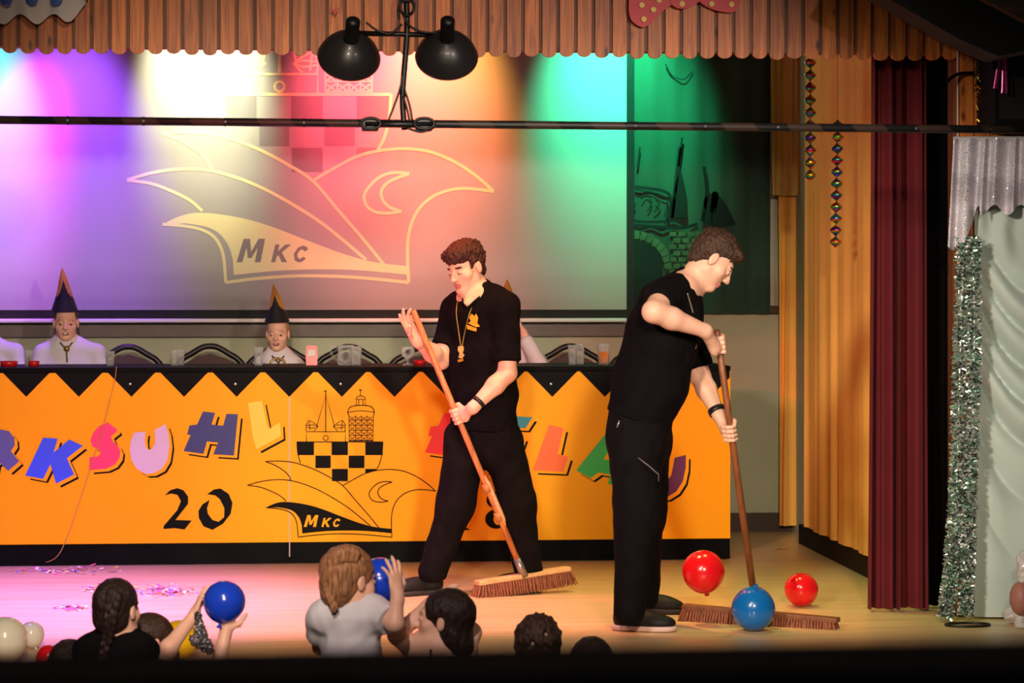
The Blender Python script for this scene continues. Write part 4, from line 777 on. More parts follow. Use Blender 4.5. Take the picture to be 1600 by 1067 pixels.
# ---- standing man with raised hand
D = 12.58; J = lambda x, y, dd=0.0: PD(x, y, D + dd)
p1 = thing('person', 'man in black polo and trousers with one hand raised, holding a tilted broom', 'person', (J(750, 925).x, J(750, 925).y, 0))
lat = cdir(.78, -.62, 0).normalized()
F = Field()
T, Rm, pr = head(F, J(728, 417, -.02), cdir(-.66, -.70, -.30), cdir(-.20, -.10, 1), 1.04, neck=J(749, 462, .02))
F.cone(J(745, 458, -.01), J(729, 474, -.08), .042, .016, .02)
F.ecap(J(750, 470), J(754, 560), lat, (.15, .09), (.15, .10), .03)
ls, le, lw = J(789, 478, -.12), J(793, 583, -.16), J(739, 637, -.22)
rs_, re, rw = J(711, 481, .10), J(689, 563, .02), J(650, 530, -.18)
F.chain([ls, ls.lerp(le, .5), le], [.055, .052, .044], .02); F.chain([le, le.lerp(lw, .35), lw], [.044, .044, .028], .02)
F.chain([rs_, rs_.lerp(re, .5), re], [.055, .05, .043], .02); F.chain([re, re.lerp(rw, .35), rw], [.043, .044, .027], .02)
STA, STB = J(646, 486, -.22), PD(817, 895, 12.55)
ax1 = (STA - STB).normalized(); tt = (718 - 646) / (817 - 646); gc = STA.lerp(STB, (648 - 486) / (895 - 486)); grip(F, gc, ax1, lw, 1.0, .0145, -1)
open_hand(F, rw, cdir(-.42, -.25, .85), cdir(.75, -.5, .1), .98, (.15, .25, .5, .6), .16, -1, .6, .5)
F.build('body', HM, p1, 0.0042, paint=pr)
F = Field(); e = lambda c, r, k=.02, op='u': F.ell(T(*c), r, Rm, k, op)
e((0, -.008, .070), (.086, .106, .064)); e((0, -.03, .032), (.085, .086, .072)); e((0, .056, .072), (.074, .046, .034)); e((0, -.045, -.03), (.066, .055, .05))
for sx in (-1, 1): e((sx * .069, .026, .028), (.010, .012, .030), .01); e((sx * .095, -.010, -.014), (.03, .024, .034), .006, 's')
e((0, .12, -.035), (.085, .075, .075), .012, 's')
F.build('hair', M('hair_auburn', (66, 34, 26), .6, var=.6, vs=120, bump=.7, bs=150, stretch=(1, 1, .16), spec=.3), p1, .0042, noise=[(.006, 150, 150, 150, .3), (.005, 90, 95, 85, 1.3)])
F = Field()
F.ecap(J(748, 470, .02), J(751, 492), lat, (.13, .07), (.185, .112), .05); F.ecap(J(751, 495), J(755, 560), lat, (.185, .118), (.178, .128), .05); F.ecap(J(755, 560), J(757, 615), lat, (.178, .128), (.172, .125), .04); F.ecap(J(757, 615), J(757, 671), lat, (.172, .125), (.188, .135), .04, flat=True)
F.cone(J(760, 462, -.02), ls, .07, .07, .04); F.cone(J(740, 462, .04), rs_, .07, .068, .04)
F.cone(ls, ls.lerp(le, .82), .068, .068, .03, flat=True); F.cone(rs_, rs_.lerp(re, .74), .066, .063, .03, flat=True)
F.cone(J(751, 452, .035), J(750, 474, .02), .056, .09, .03)
sh = F.build('polo_shirt', BLK, p1, 0.0055, noise=CLN)
B1 = [bvh_of(sh)]
s = MB(); ca, cb_, cc_ = J(753, 444, .075), J(733, 476, -.09), J(724, 470, -.10)
for sg in (1, -1):
    pts = [ca, ca.lerp(cb_, .3) + lat * sg * .062 + UP * .012, ca.lerp(cb_, .65) + lat * sg * .066 + UP * .012, cb_ + lat * sg * .028, cb_ + lat * sg * .012 - UP * .02]
    s.tube(catmull(pts, 6), [(.007, .019)] * 25, 8, flat=lat)
s.build('collar', BLK, sh, True)
F = Field(); F.ecap(J(757, 645), J(757, 690), lat, (.165, .118), (.17, .12), .04)
ra, la = J(676, 893, -.02), J(826, 893, .05)
F.chain([J(728, 690, .05), J(712, 790, -.02), ra], [.108, .086, .072], .05); F.chain([J(786, 690, -.03), J(808, 790, -.02), la], [.108, .085, .070], .05)
F.plane(J(750, 905), (0, 0, -1)); F.build('trousers', TRO, p1, .007, noise=[(.008, 19, 19, 13, .9), (.004, 45, 45, 31, .2)])
f1 = PF(690, 927); shoe(p1, f1, f1 + cdir(-.235, -.13, 0), SOLED, .05); f2 = PF(843, 921); shoe(p1, f2, f2 + cdir(-.24, -.08, 0), SOLED, .05)
band(p1, lw.lerp(le, .16), lw - le, .032, 'wristband', M('band_black', (16, 15, 16), .5)); band(p1, rw.lerp(re, .10), rw - re, .030, 'wristwatch', M('band_grey', (60, 60, 60), .4, .3))
# chest emblem, neck cord with medal
def on_shirt(x, y, bv, off=.006): h = surf_hit(bv, x, y); return (h[0] - ray(x, y).normalized() * off) if h else PD(x, y, D - .2)
em = MB()
for k, pts in enumerate([[(733, 496), (737, 490), (741, 494), (744, 490), (747, 496), (746, 504), (737, 505)], [(729, 507), (745, 513), (744, 518), (730, 514)], [(731, 505), (737, 501), (746, 505), (750, 510), (744, 511)]]): fill(em, pts, lambda x, y: on_shirt(x, y, B1))
em.build('chest_emblem', M('emblem_gold', (236, 160, 40), .5, var=.1), sh, recalc=False)
s = MB()
for pts in ([(715, 470), (713, 490), (717, 520), (720, 541)], [(741, 470), (732, 495), (726, 520), (722, 541)]): s.tube(catmull([on_shirt(x, y, B1, .008) for x, y in pts], 5), .0028, 6)
nc = s.build('neck_cord', M('cord_gold', (150, 130, 50), .4, .5), p1, True)
mp_ = lambda x, y: on_shirt(x, y, B1, .012)
s = MB(); s.slab([mp_(x, y) for x, y in [(716, 541), (724, 540), (725, 546), (723, 551), (726, 555), (722, 560), (716, 559), (718, 552), (715, 547)]], -CF, .004); s.build('medal', M('medal', (215, 195, 120), .3, .5), nc)
s = MB(); s.slab([mp_(x, y) for x, y in [(715, 562), (724, 560), (724, 564), (716, 566)]], -CF, .004); s.build('medal_bar', M('medal_gold', (220, 160, 50), .3, .5), nc)

# ---- bending man sweeping
D = 11.2; J = lambda x, y, dd=0.0: PD(x, y, D + dd)
p2 = thing('person', 'man in black polo bending over and sweeping with a wide broom', 'person', (J(1000, 990).x, J(1000, 990).y, 0))
ltd = cdir(.10, .99, 0).normalized()
ST2A, ST2B = J(1120, 517, -.14), PD(1181, 950, 11.44)
F = Field(); T, Rm, pr = head(F, J(1115, 405, 0), cdir(.74, .06, -.66), cdir(.62, .05, .74), 1.05, neck=J(1073, 447, 0))
F.ecap(J(1066, 455), J(1030, 540), ltd, (.15, .09), (.15, .11), .03)
ns, ne, nw = J(1038, 462, -.19), J(1021, 487, -.36), J(1102, 517, -.24)
fs, fe, fw = J(1066, 480, .17), J(1094, 588, .16), J(1123, 648, .06)
F.chain([ns, ne], [.056, .046], .02); F.chain([ne, ne.lerp(nw, .35), nw], [.046, .047, .029], .02); F.chain([fs, fe], [.055, .045], .02); F.chain([fe, fe.lerp(fw, .35), fw], [.044, .044, .028], .02)
a2 = (ST2A - ST2B).normalized(); g1 = ST2A.lerp(ST2B, .045); g2 = ST2A.lerp(ST2B, (672 - 517) / (950 - 517)); grip(F, g1, a2, nw, 1.02, .0145, 1); grip(F, g2, a2, fw, 1.0, .0145, 1)
F.build('body', HM, p2, .0042, paint=pr)
F = Field(); e = lambda c, r, k=.02, op='u': F.ell(T(*c), r, Rm, k, op)
e((0, -.012, .058), (.081, .101, .073)); e((0, -.035, .02), (.081, .082, .072)); e((0, .068, .078), (.058, .034, .024)); e((0, -.06, -.03), (.062, .042, .05))
for sx in (-1, 1): e((sx * .09, -.008, -.022), (.03, .03, .042), .008, 's'); e((sx * .075, .05, -.035), (.04, .05, .06), .01, 's')
e((0, .125, -.03), (.085, .075, .082), .012, 's')
F.build('hair', M('hair_brown', (62, 42, 30), .6, var=.6, vs=120, bump=.7, bs=150, stretch=(1, 1, .16), spec=.3), p2, .0042, noise=[(.004, 160, 160, 160, .7), (.003, 90, 90, 80, .1)])
F = Field()
F.ecap(J(1066, 452), J(1052, 480), ltd, (.12, .075), (.195, .125), .05); F.ecap(J(1046, 485), J(1034, 530), ltd, (.2, .148), (.195, .155), .05); F.ecap(J(1034, 530), J(1016, 600), ltd, (.195, .155), (.185, .160), .05); F.ecap(J(1016, 600), J(997, 656), ltd, (.185, .158), (.19, .146), .05, flat=True)
F.cone(J(1050, 460, -.10), ns, .08, .076, .04); F.cone(ns, ns.lerp(ne, .55), .078, .068, .03, flat=True); F.cone(J(1064, 462, .08), fs, .08, .07, .04); F.cone(J(1062, 478, .15), fs.lerp(fe, .86), .07, .064, .03, flat=True); F.cone(J(1078, 436), J(1062, 462), .058, .085, .03)
sh = F.build('polo_shirt', BLK, p2, .0055, noise=CLN); B2 = [bvh_of(sh)]
s = MB(); cc = []; nk = (J(1082, 432) - J(1066, 455)).normalized(); u_ = cdir(0, 1, 0); v_ = nk.cross(u_)
for i in range(25): a = 2 * math.pi * i / 24; cc.append(J(1077, 441) + u_ * .066 * math.cos(a) + v_ * .064 * math.sin(a))
s.tube(cc, [(.008, .018)] * 25, 8, 0, False, flat=v_); s.build('collar', BLK, sh, True)
s = MB(); s.tube(catmull([on_shirt(x, y, B2, .006) if surf_hit(B2, x, y) else J(x, y, -.1) for x, y in [(1074, 458), (1079, 475), (1083, 489)]], 5), .003, 6); s.tube(catmull([J(1083, 489, -.12), J(1089, 512, -.1), J(1087, 545, -.1)], 5), .003, 6); s.build('neck_cord', M('cord_silver', (150, 135, 110), .4, .5), p2, True)
F = Field(); F.ecap(J(1000, 640), J(1000, 685), ltd, (.17, .138), (.17, .135), .04)
F.chain([J(992, 690, -.09), J(996, 795, -.12), J(983, 955, -.14)], [.122, .094, .068], .05); F.chain([J(1010, 690, .09), J(1008, 800, .2), J(1004, 935, .38)], [.112, .086, .066], .05)
F.plane(Vector((0, 0, .055)), (0, 0, -1)); F.build('trousers', TRO, p2, .007, noise=[(.008, 19, 19, 13, .2), (.004, 45, 45, 31, .8)])
f1 = PF(961, 984); shoe(p2, f1, f1 + cdir(.245, -.06, 0), SOLE, .05); f2 = PF(985, 957); shoe(p2, f2, f2 + cdir(.22, -.05, 0), SOLED, .046)
band(p2, fw.lerp(fe, .10), fw - fe, .033, 'wristwatch', M('band_black'), .012, .006)
s = MB(); zp = J
F2 = lambda x, y: PD(x, y, D - .26)
s.tube([F2(997, 715), F2(1014, 728), F2(1029, 741), F2(1029, 752)], .003, 6); s.build('pocket_zip', M('zip_grey', (110, 100, 100), .4, .5), p2, True)
s = MB(); s.tube([PD(968, 657, D - .24), PD(964, 668, D - .24)], .0035, 6); s.build('zip_pull', M('zip_silver', (170, 165, 160), .3, .7), p2, True)

# ---- brooms
M_stick = wood('broom_stick_wood', (150, 86, 44), (196, 124, 70), .45, 'Z', .6, False); M_block = wood('broom_block_wood', (186, 140, 92), (216, 172, 122), .5, 'X', 1, False); M_brist = M('bristle', (132, 72, 44), .7, var=.4, vs=60); M_ferr = M('ferrule', (150, 140, 135), .35, .7)
def broom(label, A, B, L0, L1, splint, dark, flare, bh):
    t = thing('push_broom', label, 'broom', Vector(B)); A, B, L0, L1 = map(Vector, (A, B, L0, L1))
    s = MB(); s.tube([A + (A - B).normalized() * .004, A, A.lerp(B, .5), B], [.009, .0145, .0155, .0155], 12); s.build('stick', dark, t, True)
    s = MB(); s.tube([B.lerp(A, .055), B - (A - B).normalized() * .02], [.0185, .022], 12); s.build('ferrule', M_ferr, t, True)
    d = (L1 - L0).normalized(); up = (UP - d * UP.dot(d)).normalized(); sd = d.cross(up); Mx = Matrix((d, sd, up)).transposed().to_4x4(); Mx.translation = L0; L = (L1 - L0).length
    s = MB(); s.bbox((0, -.032, -.011), (L, .032, .011), .005, mat=Mx); s.build('block', M_block if splint else dark, t)
    s = MB()
    for i in range(int(L / .0135)):
        for j in range(6):
            x = .008 + i * .0135 + random.uniform(-.002, .002); y = -.028 + j * .0112; fx = (x / L - .5) * 2; end = flare * max(0, abs(fx) - .82) / .18 * (1 if fx > 0 else -1)
            p = Vector((x, y, -.009)); e_ = Vector((x + end + random.uniform(-.005, .005), y * 1.5 + random.uniform(-.004, .004), -.009 - bh * random.uniform(.94, 1.02))); s.tube([Mx @ p, Mx @ p.lerp(e_, .5), Mx @ e_], [.0055, .006, .0035], 5)
    tag(s.build('bristles', M_brist, t, False, False), kind='stuff')
    if splint:
        a, b = STA.lerp(STB, .62), STA.lerp(STB, .82); off = cdir(.75, -.5, .2).normalized() * .017
        s = MB(); s.tube([a + off * .6, a.lerp(b, .2) + off, a.lerp(b, .85) + off, b + off * .7], [.004, .011, .012, .005], 8); s.build('splint', M_block, t, True)
        for q in (.25, .8): band(t, a.lerp(b, q), b - a, .0165, 'tape_wrap', M('tape', (180, 120, 60), .5), .022, .006)
    return t
broom('tilted broom with pale wooden block held by the standing man', STA, STB, PD(745, 911, 12.46), PD(888, 888, 12.68), True, M_stick, .035, .074)
broom('long broom with brown bristles swept by the bending man', ST2A, ST2B, PD(1068, 947, 11.60), PD(1310, 969, 11.30), False, wood('broom_stick_dark', (104, 56, 30), (140, 80, 44), .45, 'Z', .6, False), .03, .072)
s = None

# ---- boys with pointed caps behind the table
M_capg = M('cap_gold', (190, 130, 50), .5, var=.12, vs=20); M_capb = M('cap_black', (14, 12, 24), .7, var=.2)
def cap(root, c, f, h, rx, ry, lean):
    s = MB(); f = Vector(f).normalized(); sd = f.cross(UP); n, m = 64, 44; v = []; fc = []; mi = []
    for j in range(m + 1):
        t = j / m; k = (1 - t) ** .85 * (1 - .12 * math.sin(math.pi * t)) if t < 1 else .01
        for i in range(n): a = 2 * math.pi * i / n; v.append(Vector(c) + UP * (h * t) + lean * (t * t * h) + sd * (rx * k * math.cos(a)) + f * (ry * (k * .9 + .1 * (1 - t)) * math.sin(a)))
    for j in range(m):
        for i in range(n):
            a = 2 * math.pi * (i + .5) / n; cut = .30 + .32 * max(0, math.sin(a)) ** 10 + .08 * max(0, math.sin(a)); fc.append((j * n + i, j * n + (i + 1) % n, (j + 1) * n + (i + 1) % n, (j + 1) * n + i)); mi.append(0 if (j + .5) / m < cut else 1)
    o = obj('pointed_cap', v, fc, [M_capb, M_capg], root, True, mi)
    return o
def seated_boy(label, hx, hy, Yd, f, S, capc, capt, sh_y, shx0, shx1, mouth=0., hairm=None, arm_up=None, tie=True):
    dd = lambda x, y, o=0: PD(x, y, Yd + o)
    t = thing('person', label, 'person', (dd(hx, 560).x, dd(hx, 560).y, PZ), 'boys with pointed caps behind the long table')
    F = Field(); T, Rm, pr = head(F, dd(hx, hy), f, UP, S, mouth, 'open', dd(hx, sh_y + 4, .03), True)
    lx, rx = dd(shx0 + 16, sh_y + 24, .02), dd(shx1 - 16, sh_y + 24, .02); F.ecap(dd(hx, sh_y + 10, .03), dd(hx, 640, .03), CR, (.10, .06), (.12, .08), .03)
    if arm_up: F.chain([Vector(q) for q in arm_up[1:3]], [.028, .022], .01); open_hand(F, arm_up[2], (arm_up[3] - arm_up[2]), cdir(-1, 0, 0), .72, (.4, .4, .5, .5))
    F.build('body', HM, t, .0038, paint=pr)
    F = Field(); e = lambda c, r, k=.02, op='u': F.ell(T(*c), [q * S for q in r], Rm, k, op); e((0, -.02, .035), (.077, .092, .08)); e((0, -.05, -.02), (.066, .05, .06)); e((0, .11, -.03), (.09, .075, .09), .01, 's')
    for sx in (-1, 1): e((sx * .09, -.008, -.018), (.03, .03, .042), .008, 's')
    F.build('hair', hairm or M('hair_boy', (84, 62, 44), .7, var=.3, vs=60), t, .006)
    F = Field(); w_ = (dd(shx1, sh_y).x - dd(shx0, sh_y).x) / 2; mid = (shx0 + shx1) / 2
    F.cone(dd(hx, sh_y - 2, .03), dd(hx, sh_y + 12, .03), .050, .07, .03); F.cone(dd(hx, sh_y + 12, .03), lx, .06, .042, .05); F.cone(dd(hx, sh_y + 12, .03), rx, .06, .042, .05); F.ecap(dd(mid, sh_y + 26, .03), dd(mid, 575, .03), CR, (w_ * .62, .085), (w_ * .66, .10), .05); F.ecap(dd(mid, 575, .03), dd(mid, 660, .03), CR, (w_ * .72, .10), (w_ * .68, .11), .04)
    if arm_up: F.chain([rx, Vector(arm_up[0]), Vector(arm_up[1])], [.055, .05, .042], .03)
    else: F.chain([rx, dd(shx1 - 6, 590, -.02), dd(shx1 - 22, 604, -.2)], [.042, .042, .036], .04)
    F.chain([lx, dd(shx0 + 6, 590, -.02), dd(shx0 + 22, 604, -.2)], [.042, .042, .036], .04)
    sh = F.build('shirt', SHW, t, .0065, noise=[(.003, 30, 30, 24, .5)])
    F = Field(); F.ecap(dd(mid, 655, .02), dd(mid, 680, -.02), CR, (w_ * .66, .11), (w_ * .66, .12), .03)
    for sx in (-1, 1): F.chain([dd(mid + sx * 18, 680, 0), dd(mid + sx * 20, 682, -.40), dd(mid + sx * 20, 790, -.42)], [.07, .055, .045], .03)
    F.plane(Vector((0, 0, PZ + .012)), (0, 0, -1)); F.build('trousers', TRO, t, .011)
    B = [bvh_of(sh)]; tq = lambda x, y: (lambda h: h[0] - ray(x, y).normalized() * .006 if h else dd(x, y, -.1))(surf_hit(B, x, y))
    if tie:
        y = sh_y + 18; s = MB(); c_ = tq(hx + 1, y); s.lathe([(0, .008), (.014, .006), (.018, 0)], c_, -CF, 14)
        if tie == 'ring': s = MB(); s.tube([tq(hx + 11 * math.cos(a), y + 2 + 8 * math.sin(a)) for a in [i * .42 for i in range(16)]], .008, 8, 0, False)
        k_ = s.build('tie_brooch', M('tie_gold', (150, 118, 60), .35, .6), t, True)
        s = MB(); s.tube([tq(hx - 9, y - 10), tq(hx - 4, y - 4), c_], .005, 6); s.tube([tq(hx + 10, y - 10), tq(hx + 5, y - 4), c_], .005, 6); s.tube([c_, tq(hx + 1, y + 9), tq(hx + 2, 566)], .005, 6); s.build('tie_cord', M('tie_cord', (90, 76, 66), .6), k_, True)
    cb = dd(capc[0], capc[1], -.005); tip = dd(*capt, .0); h = (tip - cb).z; cap(t, cb, f, h, .086 * S, .098 * S, Vector(((tip - cb).x / h, (tip - cb).y / h, 0)))
    return t
seated_boy('laughing boy in white shirt and pointed black and gold cap at the left', 103, 503, 14.85, cdir(.15, -1, -.05), .92, (101, 486), (97, 418), 527, 50, 168, 1.1)
seated_boy('boy with ring brooch on white shirt in the middle of the table', 434, 521, 14.85, cdir(-.04, -1, -.02), .86, (433, 503), (427, 443), 548, 392, 478, .5, M('hair_fair', (176, 140, 96), .7, var=.2), tie='ring')
dd = lambda x, y, o=0: PD(x, y, 14.85 + o)
seated_boy('boy in white shirt hidden behind the standing man, hand raised to his head', 793, 508, 14.85, cdir(-.2, -1, 0), .9, (794, 490), (792, 436), 534, 735, 852, 0, None, (dd(843, 572, -.06), dd(824, 535, -.08), dd(818, 520, -.06), dd(806, 492, 0)), tie=False)
seated_boy('boy in white shirt cut off by the left picture edge', -26, 500, 14.85, cdir(.1, -1, 0), .92, (-26, 482), (-30, 415), 526, -92, 40, 0, tie=False)

# ---- balloons
def balloon(label, c, r, mat, knot=(0, 0, -1), group='balloons', ribbon=None):
    c = Vector(c); k = Vector(knot).normalized(); t = thing('balloon', label, 'balloon', c - UP * r, group)
    prof = [(r * math.sin(a) * (1 - .035 * max(0, math.cos(a))), -r * math.cos(a) * (1.0 if math.cos(a) < .2 else 1 + .06 * (math.cos(a) - .2))) for a in [math.pi * i / 24 for i in range(25)]]
    s = MB(); s.lathe(prof, c, -k, 32); s.build('skin', mat, t, True)
    s = MB(); b = c + k * r * 1.03; s.lathe([(.005, -.006), (.006, .0), (.004, .004), (.012, .016), (.010, .018)], b, k, 10); s.build('knot', mat, t, True)
    return t
B_red, B_blue, B_sky, B_yel, B_wh = balloon_mat('balloon_red', (232, 22, 30)), balloon_mat('balloon_blue', (30, 72, 214)), balloon_mat('balloon_sky', (16, 110, 190)), balloon_mat('balloon_yellow', (245, 196, 16)), balloon_mat('balloon_white', (225, 220, 196))
balloon('red balloon in the air between the legs and the broom of the bending man', PD(1099, 893, 11.45), 33.5 * 11.45 / FPX, B_red, (.2, .3, -1))
q = PF(1177, 986); rr = 34.5 * (q - CAM).dot(CF) / FPX; balloon('blue balloon on the floor in front of the long broom', Vector((q.x, q.y, rr + .001)), rr, B_sky, (.02, -.35, .9))
q = PF(1252, 948); rr = 26.5 * (q - CAM).dot(CF) / FPX; balloon('small red balloon on the floor right of the blue one', Vector((q.x, q.y, rr + .001)), rr, B_red, (-.5, -.65, .5))
BA = PD(350.5, 940, 9.26); BAr = 33 * 9.26 / FPX; balloon('blue balloon held up in two hands at the left', BA, BAr, B_blue, (-.2, -.2, -1))
BC = PD(594, 908, 9.14); BCr = 37 * 9.14 / FPX; balloon('blue balloon held by the girl in the white blouse', BC, BCr, B_blue, (.1, .2, -1))
for lb, x, y, r, mat in [('large white balloon at the lower left edge', 8, 999, 35, B_wh), ('smaller white balloon peeping out behind the large white one', 31, 1005, 21, B_wh), ('dark red balloon low at the left beside the white ones', 76, 1028, 20, B_red), ('yellow balloon behind the raised arm of the child', 280, 999, 30, B_yel)]:
    q = PF(x, y + r); rr = r * (q - CAM).dot(CF) / FPX
    if 'smaller' in lb: q = q + cdir(0, .25, 0)
    balloon(lb, Vector((q.x, q.y, rr + .001)), rr, mat, (.3, -.3, -.8))

# ---- children in front of the stage, seen from behind
HB = M('hair_dark', (38, 24, 20), .5, var=.6, vs=120, bump=.7, bs=150, stretch=(1, 1, .16), spec=.3); HD = M('hair_darkbrown', (56, 36, 26), .5, var=.6, vs=120, bump=.7, bs=150, stretch=(1, 1, .16), spec=.3); HF = M('hair_lightbrown', (144, 98, 66), .5, var=.6, vs=120, bump=.7, bs=150, stretch=(1, 1, .16), spec=.3)
def braid(root, pts, r, mat):
    c = catmull(pts, 6); F = Field()
    for i in range(len(c)):
        t = (c[min(i + 1, len(c) - 1)] - c[max(i - 1, 0)]).normalized(); sd = t.cross(CF).normalized(); k = r * (1 - .45 * i / len(c)); F.ell(c[i] + sd * (k * .45 * (1 if i % 2 else -1)), (k * .8, k * .8, k), None, .004)
    F.build('braid', mat, root, .0045)
def kid_base(label, hx, hy, Dk, f, u, S, sh_y, x0, x1, shirt_m, arms=None, hair_fn=None, hm=HB, body_h=None, sleeves=True, mouth=0., hn=()):
    dd = lambda x, y, o=0: PD(x, y, Dk + o); t = thing('person', label, 'person', (dd(hx, sh_y).x, dd(hx, sh_y).y, HALL), 'children in front of the stage')
    F = Field(); T, Rm, pr = head(F, dd(hx, hy), f, u, S, mouth, 'open', dd((x0 + x1) / 2, sh_y + 2, .0), True)
    mid = (x0 + x1) / 2; w_ = (dd(x1, sh_y).x - dd(x0, sh_y).x) / 2
    F.ecap(dd(mid, sh_y + 18, 0), dd(mid, sh_y + 160, 0), CR, (w_ * .72, .075), (w_ * .68, .085), .04)
    if not sleeves: F.cone(dd(x0 + 16, sh_y + 20), dd(x1 - 16, sh_y + 20), .045, .045, .05)
    for a in arms or []:
        F.chain([dd(*q) for q in a['j']], a['r'], .018)
        if a.get('hand'): a['hand'](F, dd)
    F.build('body', HM, t, .0048, paint=pr)
    H = Field(); e = lambda c, r, k=.02, op='u': H.ell(T(*c), [q * S for q in r], Rm, k, op)
    hair_fn(e, H); H.build('hair', hm, t, .0048, noise=[(.0022, 130, 130, 60, .4), (.002, 70, 70, 90, 1.1)] + list(hn))
    G = Field(); G.ecap(dd(mid, sh_y + 22, 0), dd(mid, sh_y + 90, 0), CR, (w_ * .80, .088), (w_ * .76, .10), .04); G.ecap(dd(mid, sh_y + 90, 0), dd(mid, sh_y + 240, 0), CR, (w_ * .76, .10), (w_ * .80, .11), .04, flat=True)
    if sleeves:
        G.cone(dd(mid, sh_y + 4), dd(mid, sh_y + 22), .05, .085, .04); G.cone(dd(x0 + 18, sh_y + 22), dd(x1 - 18, sh_y + 22), .052, .052, .05)
        for a in arms or []:
            if a.get('sleeve'): q0, q1 = dd(*a['j'][0]), dd(*a['j'][1]); G.cone(q0, q0.lerp(q1, a['sleeve']), .058, .056, .03, flat=True)
    else: G.plane(dd(mid, sh_y + 42), (0, 0, 1))
    so = G.build('top', shirt_m, t, .006, noise=[(.004, 34, 34, 26, .5), (.0025, 70, 70, 50, 1.2)])
    L = Field()
    for sx in (-1, 1): L.chain([dd(mid + sx * 22, sh_y + 235), dd(mid + sx * 22, 0) * 0 + Vector((dd(mid + sx * 22, sh_y).x, dd(mid, sh_y).y, HALL + .06))], [.085, .055], .03)
    L.plane(Vector((0, 0, HALL + .003)), (0, 0, -1)); L.build('trousers', TRO, t, .012)
    return t, T, Rm, dd, so
full = lambda e, H: (e((0, -.02, .03), (.081, .1, .09)), e((0, -.05, -.03), (.072, .06, .07)), e((0, .12, -.035), (.085, .075, .09), .012, 's'), e((.09, -.006, -.02), (.028, .028, .04), .008, 's'), e((-.09, -.006, -.02), (.028, .028, .04), .008, 's'))
t, T, Rm, dd, so = kid_base('child with dark plaited hair and black collared top seen from behind', 184, 951, 9.0, cdir(.42, .9, 0), UP, .92, 994, 118, 244, BLK, hair_fn=full, hm=HB)
braid(t, [dd(180, 930, -.09), dd(172, 965, -.1), dd(168, 995, -.09), dd(160, 1030, -.09)], .026, HB)
s = MB(); s.tube([dd(182, 1000) + cdir(.062 * math.cos(a), .06 * math.sin(a), .012 * math.sin(a)) for a in [i * .2618 for i in range(25)]], [(.006, .018)] * 25, 8, 0, False, flat=UP); s.build('collar', BLK, so, True)
def handA(F, dd): open_hand(F, dd(303, 962, .0), cdir(.35, .05, 1), cdir(1, .2, -.1), .72, (.25, .3, .3, .35), .15, 1, .5, .4)
def handB(F, dd): open_hand(F, dd(353, 986, -.02), cdir(.16, -.05, .9), cdir(.25, 1, .2), .74, (.25, .3, .35, .4), .28, -1, .75, .3)
t, T, Rm, dd, so = kid_base('child holding a blue balloon up with both bare arms', 240, 1003, 9.28, cdir(.85, .35, -.15), cdir(-.1, 0, 1), .88, 1040, 215, 300, BLK, hm=HD, hair_fn=full,
  arms=[dict(j=[(250, 1062, -.05), (264, 1012, -.1), (303, 962, .0)], r=[.036, .031, .021], hand=handA), dict(j=[(292, 1066, -.02), (340, 1045, -.06), (353, 986, -.02)], r=[.036, .031, .021], hand=handB)])
s = MB(); pts = [(303, 965), (312, 962), (322, 975), (331, 1008), (330, 1016), (318, 1006), (300, 1008), (298, 990)]
F = Field(); F.cone(PD(309, 960, 9.2), PD(311, 1002, 9.2), .007, .022, .012); F.cone(PD(309, 960, 9.2), PD(326, 1012, 9.21), .006, .018, .012); F.cone(PD(302, 1000, 9.2), PD(328, 1014, 9.2), .014, .014, .012)
F.build('plastic_bag', M('bag_silver', (120, 114, 116), .14, .75, var=.7, vs=60, bump=1.0, bs=70), None, .0035, noise=[(.007, 150, 150, 120, .5), (.006, 260, 240, 220, 1.4)])
bpy.data.objects['plastic_bag'].name = 'plastic_bag'; tag(bpy.data.objects['plastic_bag'], 'crumpled shiny plastic bag below the hand beside the blue balloon', 'bag')
# girl in white blouse
def handC(F, dd): open_hand(F, dd(621, 930, -.075), cdir(-.15, .12, 1), cdir(-.75, .7, 0), .78, (.25, .2, .2, .25), .3, -1, .8, .3)
def fair(e, H): e((0, -.02, .03), (.083, .104, .092)); e((0, -.055, -.03), (.072, .06, .075)); e((0, .125, -.035), (.085, .078, .09), .012, 's'); e((.09, .0, -.02), (.028, .028, .04), .008, 's'); e((-.09, .0, -.02), (.028, .028, .04), .008, 's')
t, T, Rm, dd, so = kid_base('girl with light brown plaits in a white blouse holding a balloon', 547, 905, 9.0, cdir(.72, .66, -.08), cdir(-.05, 0, 1), 1.0, 938, 492, 606, M('blouse_white', (206, 198, 202), .75, var=.04, bump=.08, bs=120), hm=HF, hair_fn=fair,
  arms=[dict(j=[(588, 958, -.03), (617, 974, -.09), (621, 930, -.075)], r=[.036, .031, .021], hand=handC, sleeve=.7), dict(j=[(505, 965, 0), (500, 1010, .12)], r=[.036, .030], sleeve=.6)])
braid(t, [dd(556, 868, -.07), dd(536, 868, -.09), dd(518, 882, -.085), dd(512, 905, -.08), dd(515, 930, -.09), dd(524, 952, -.11)], .021, HF)
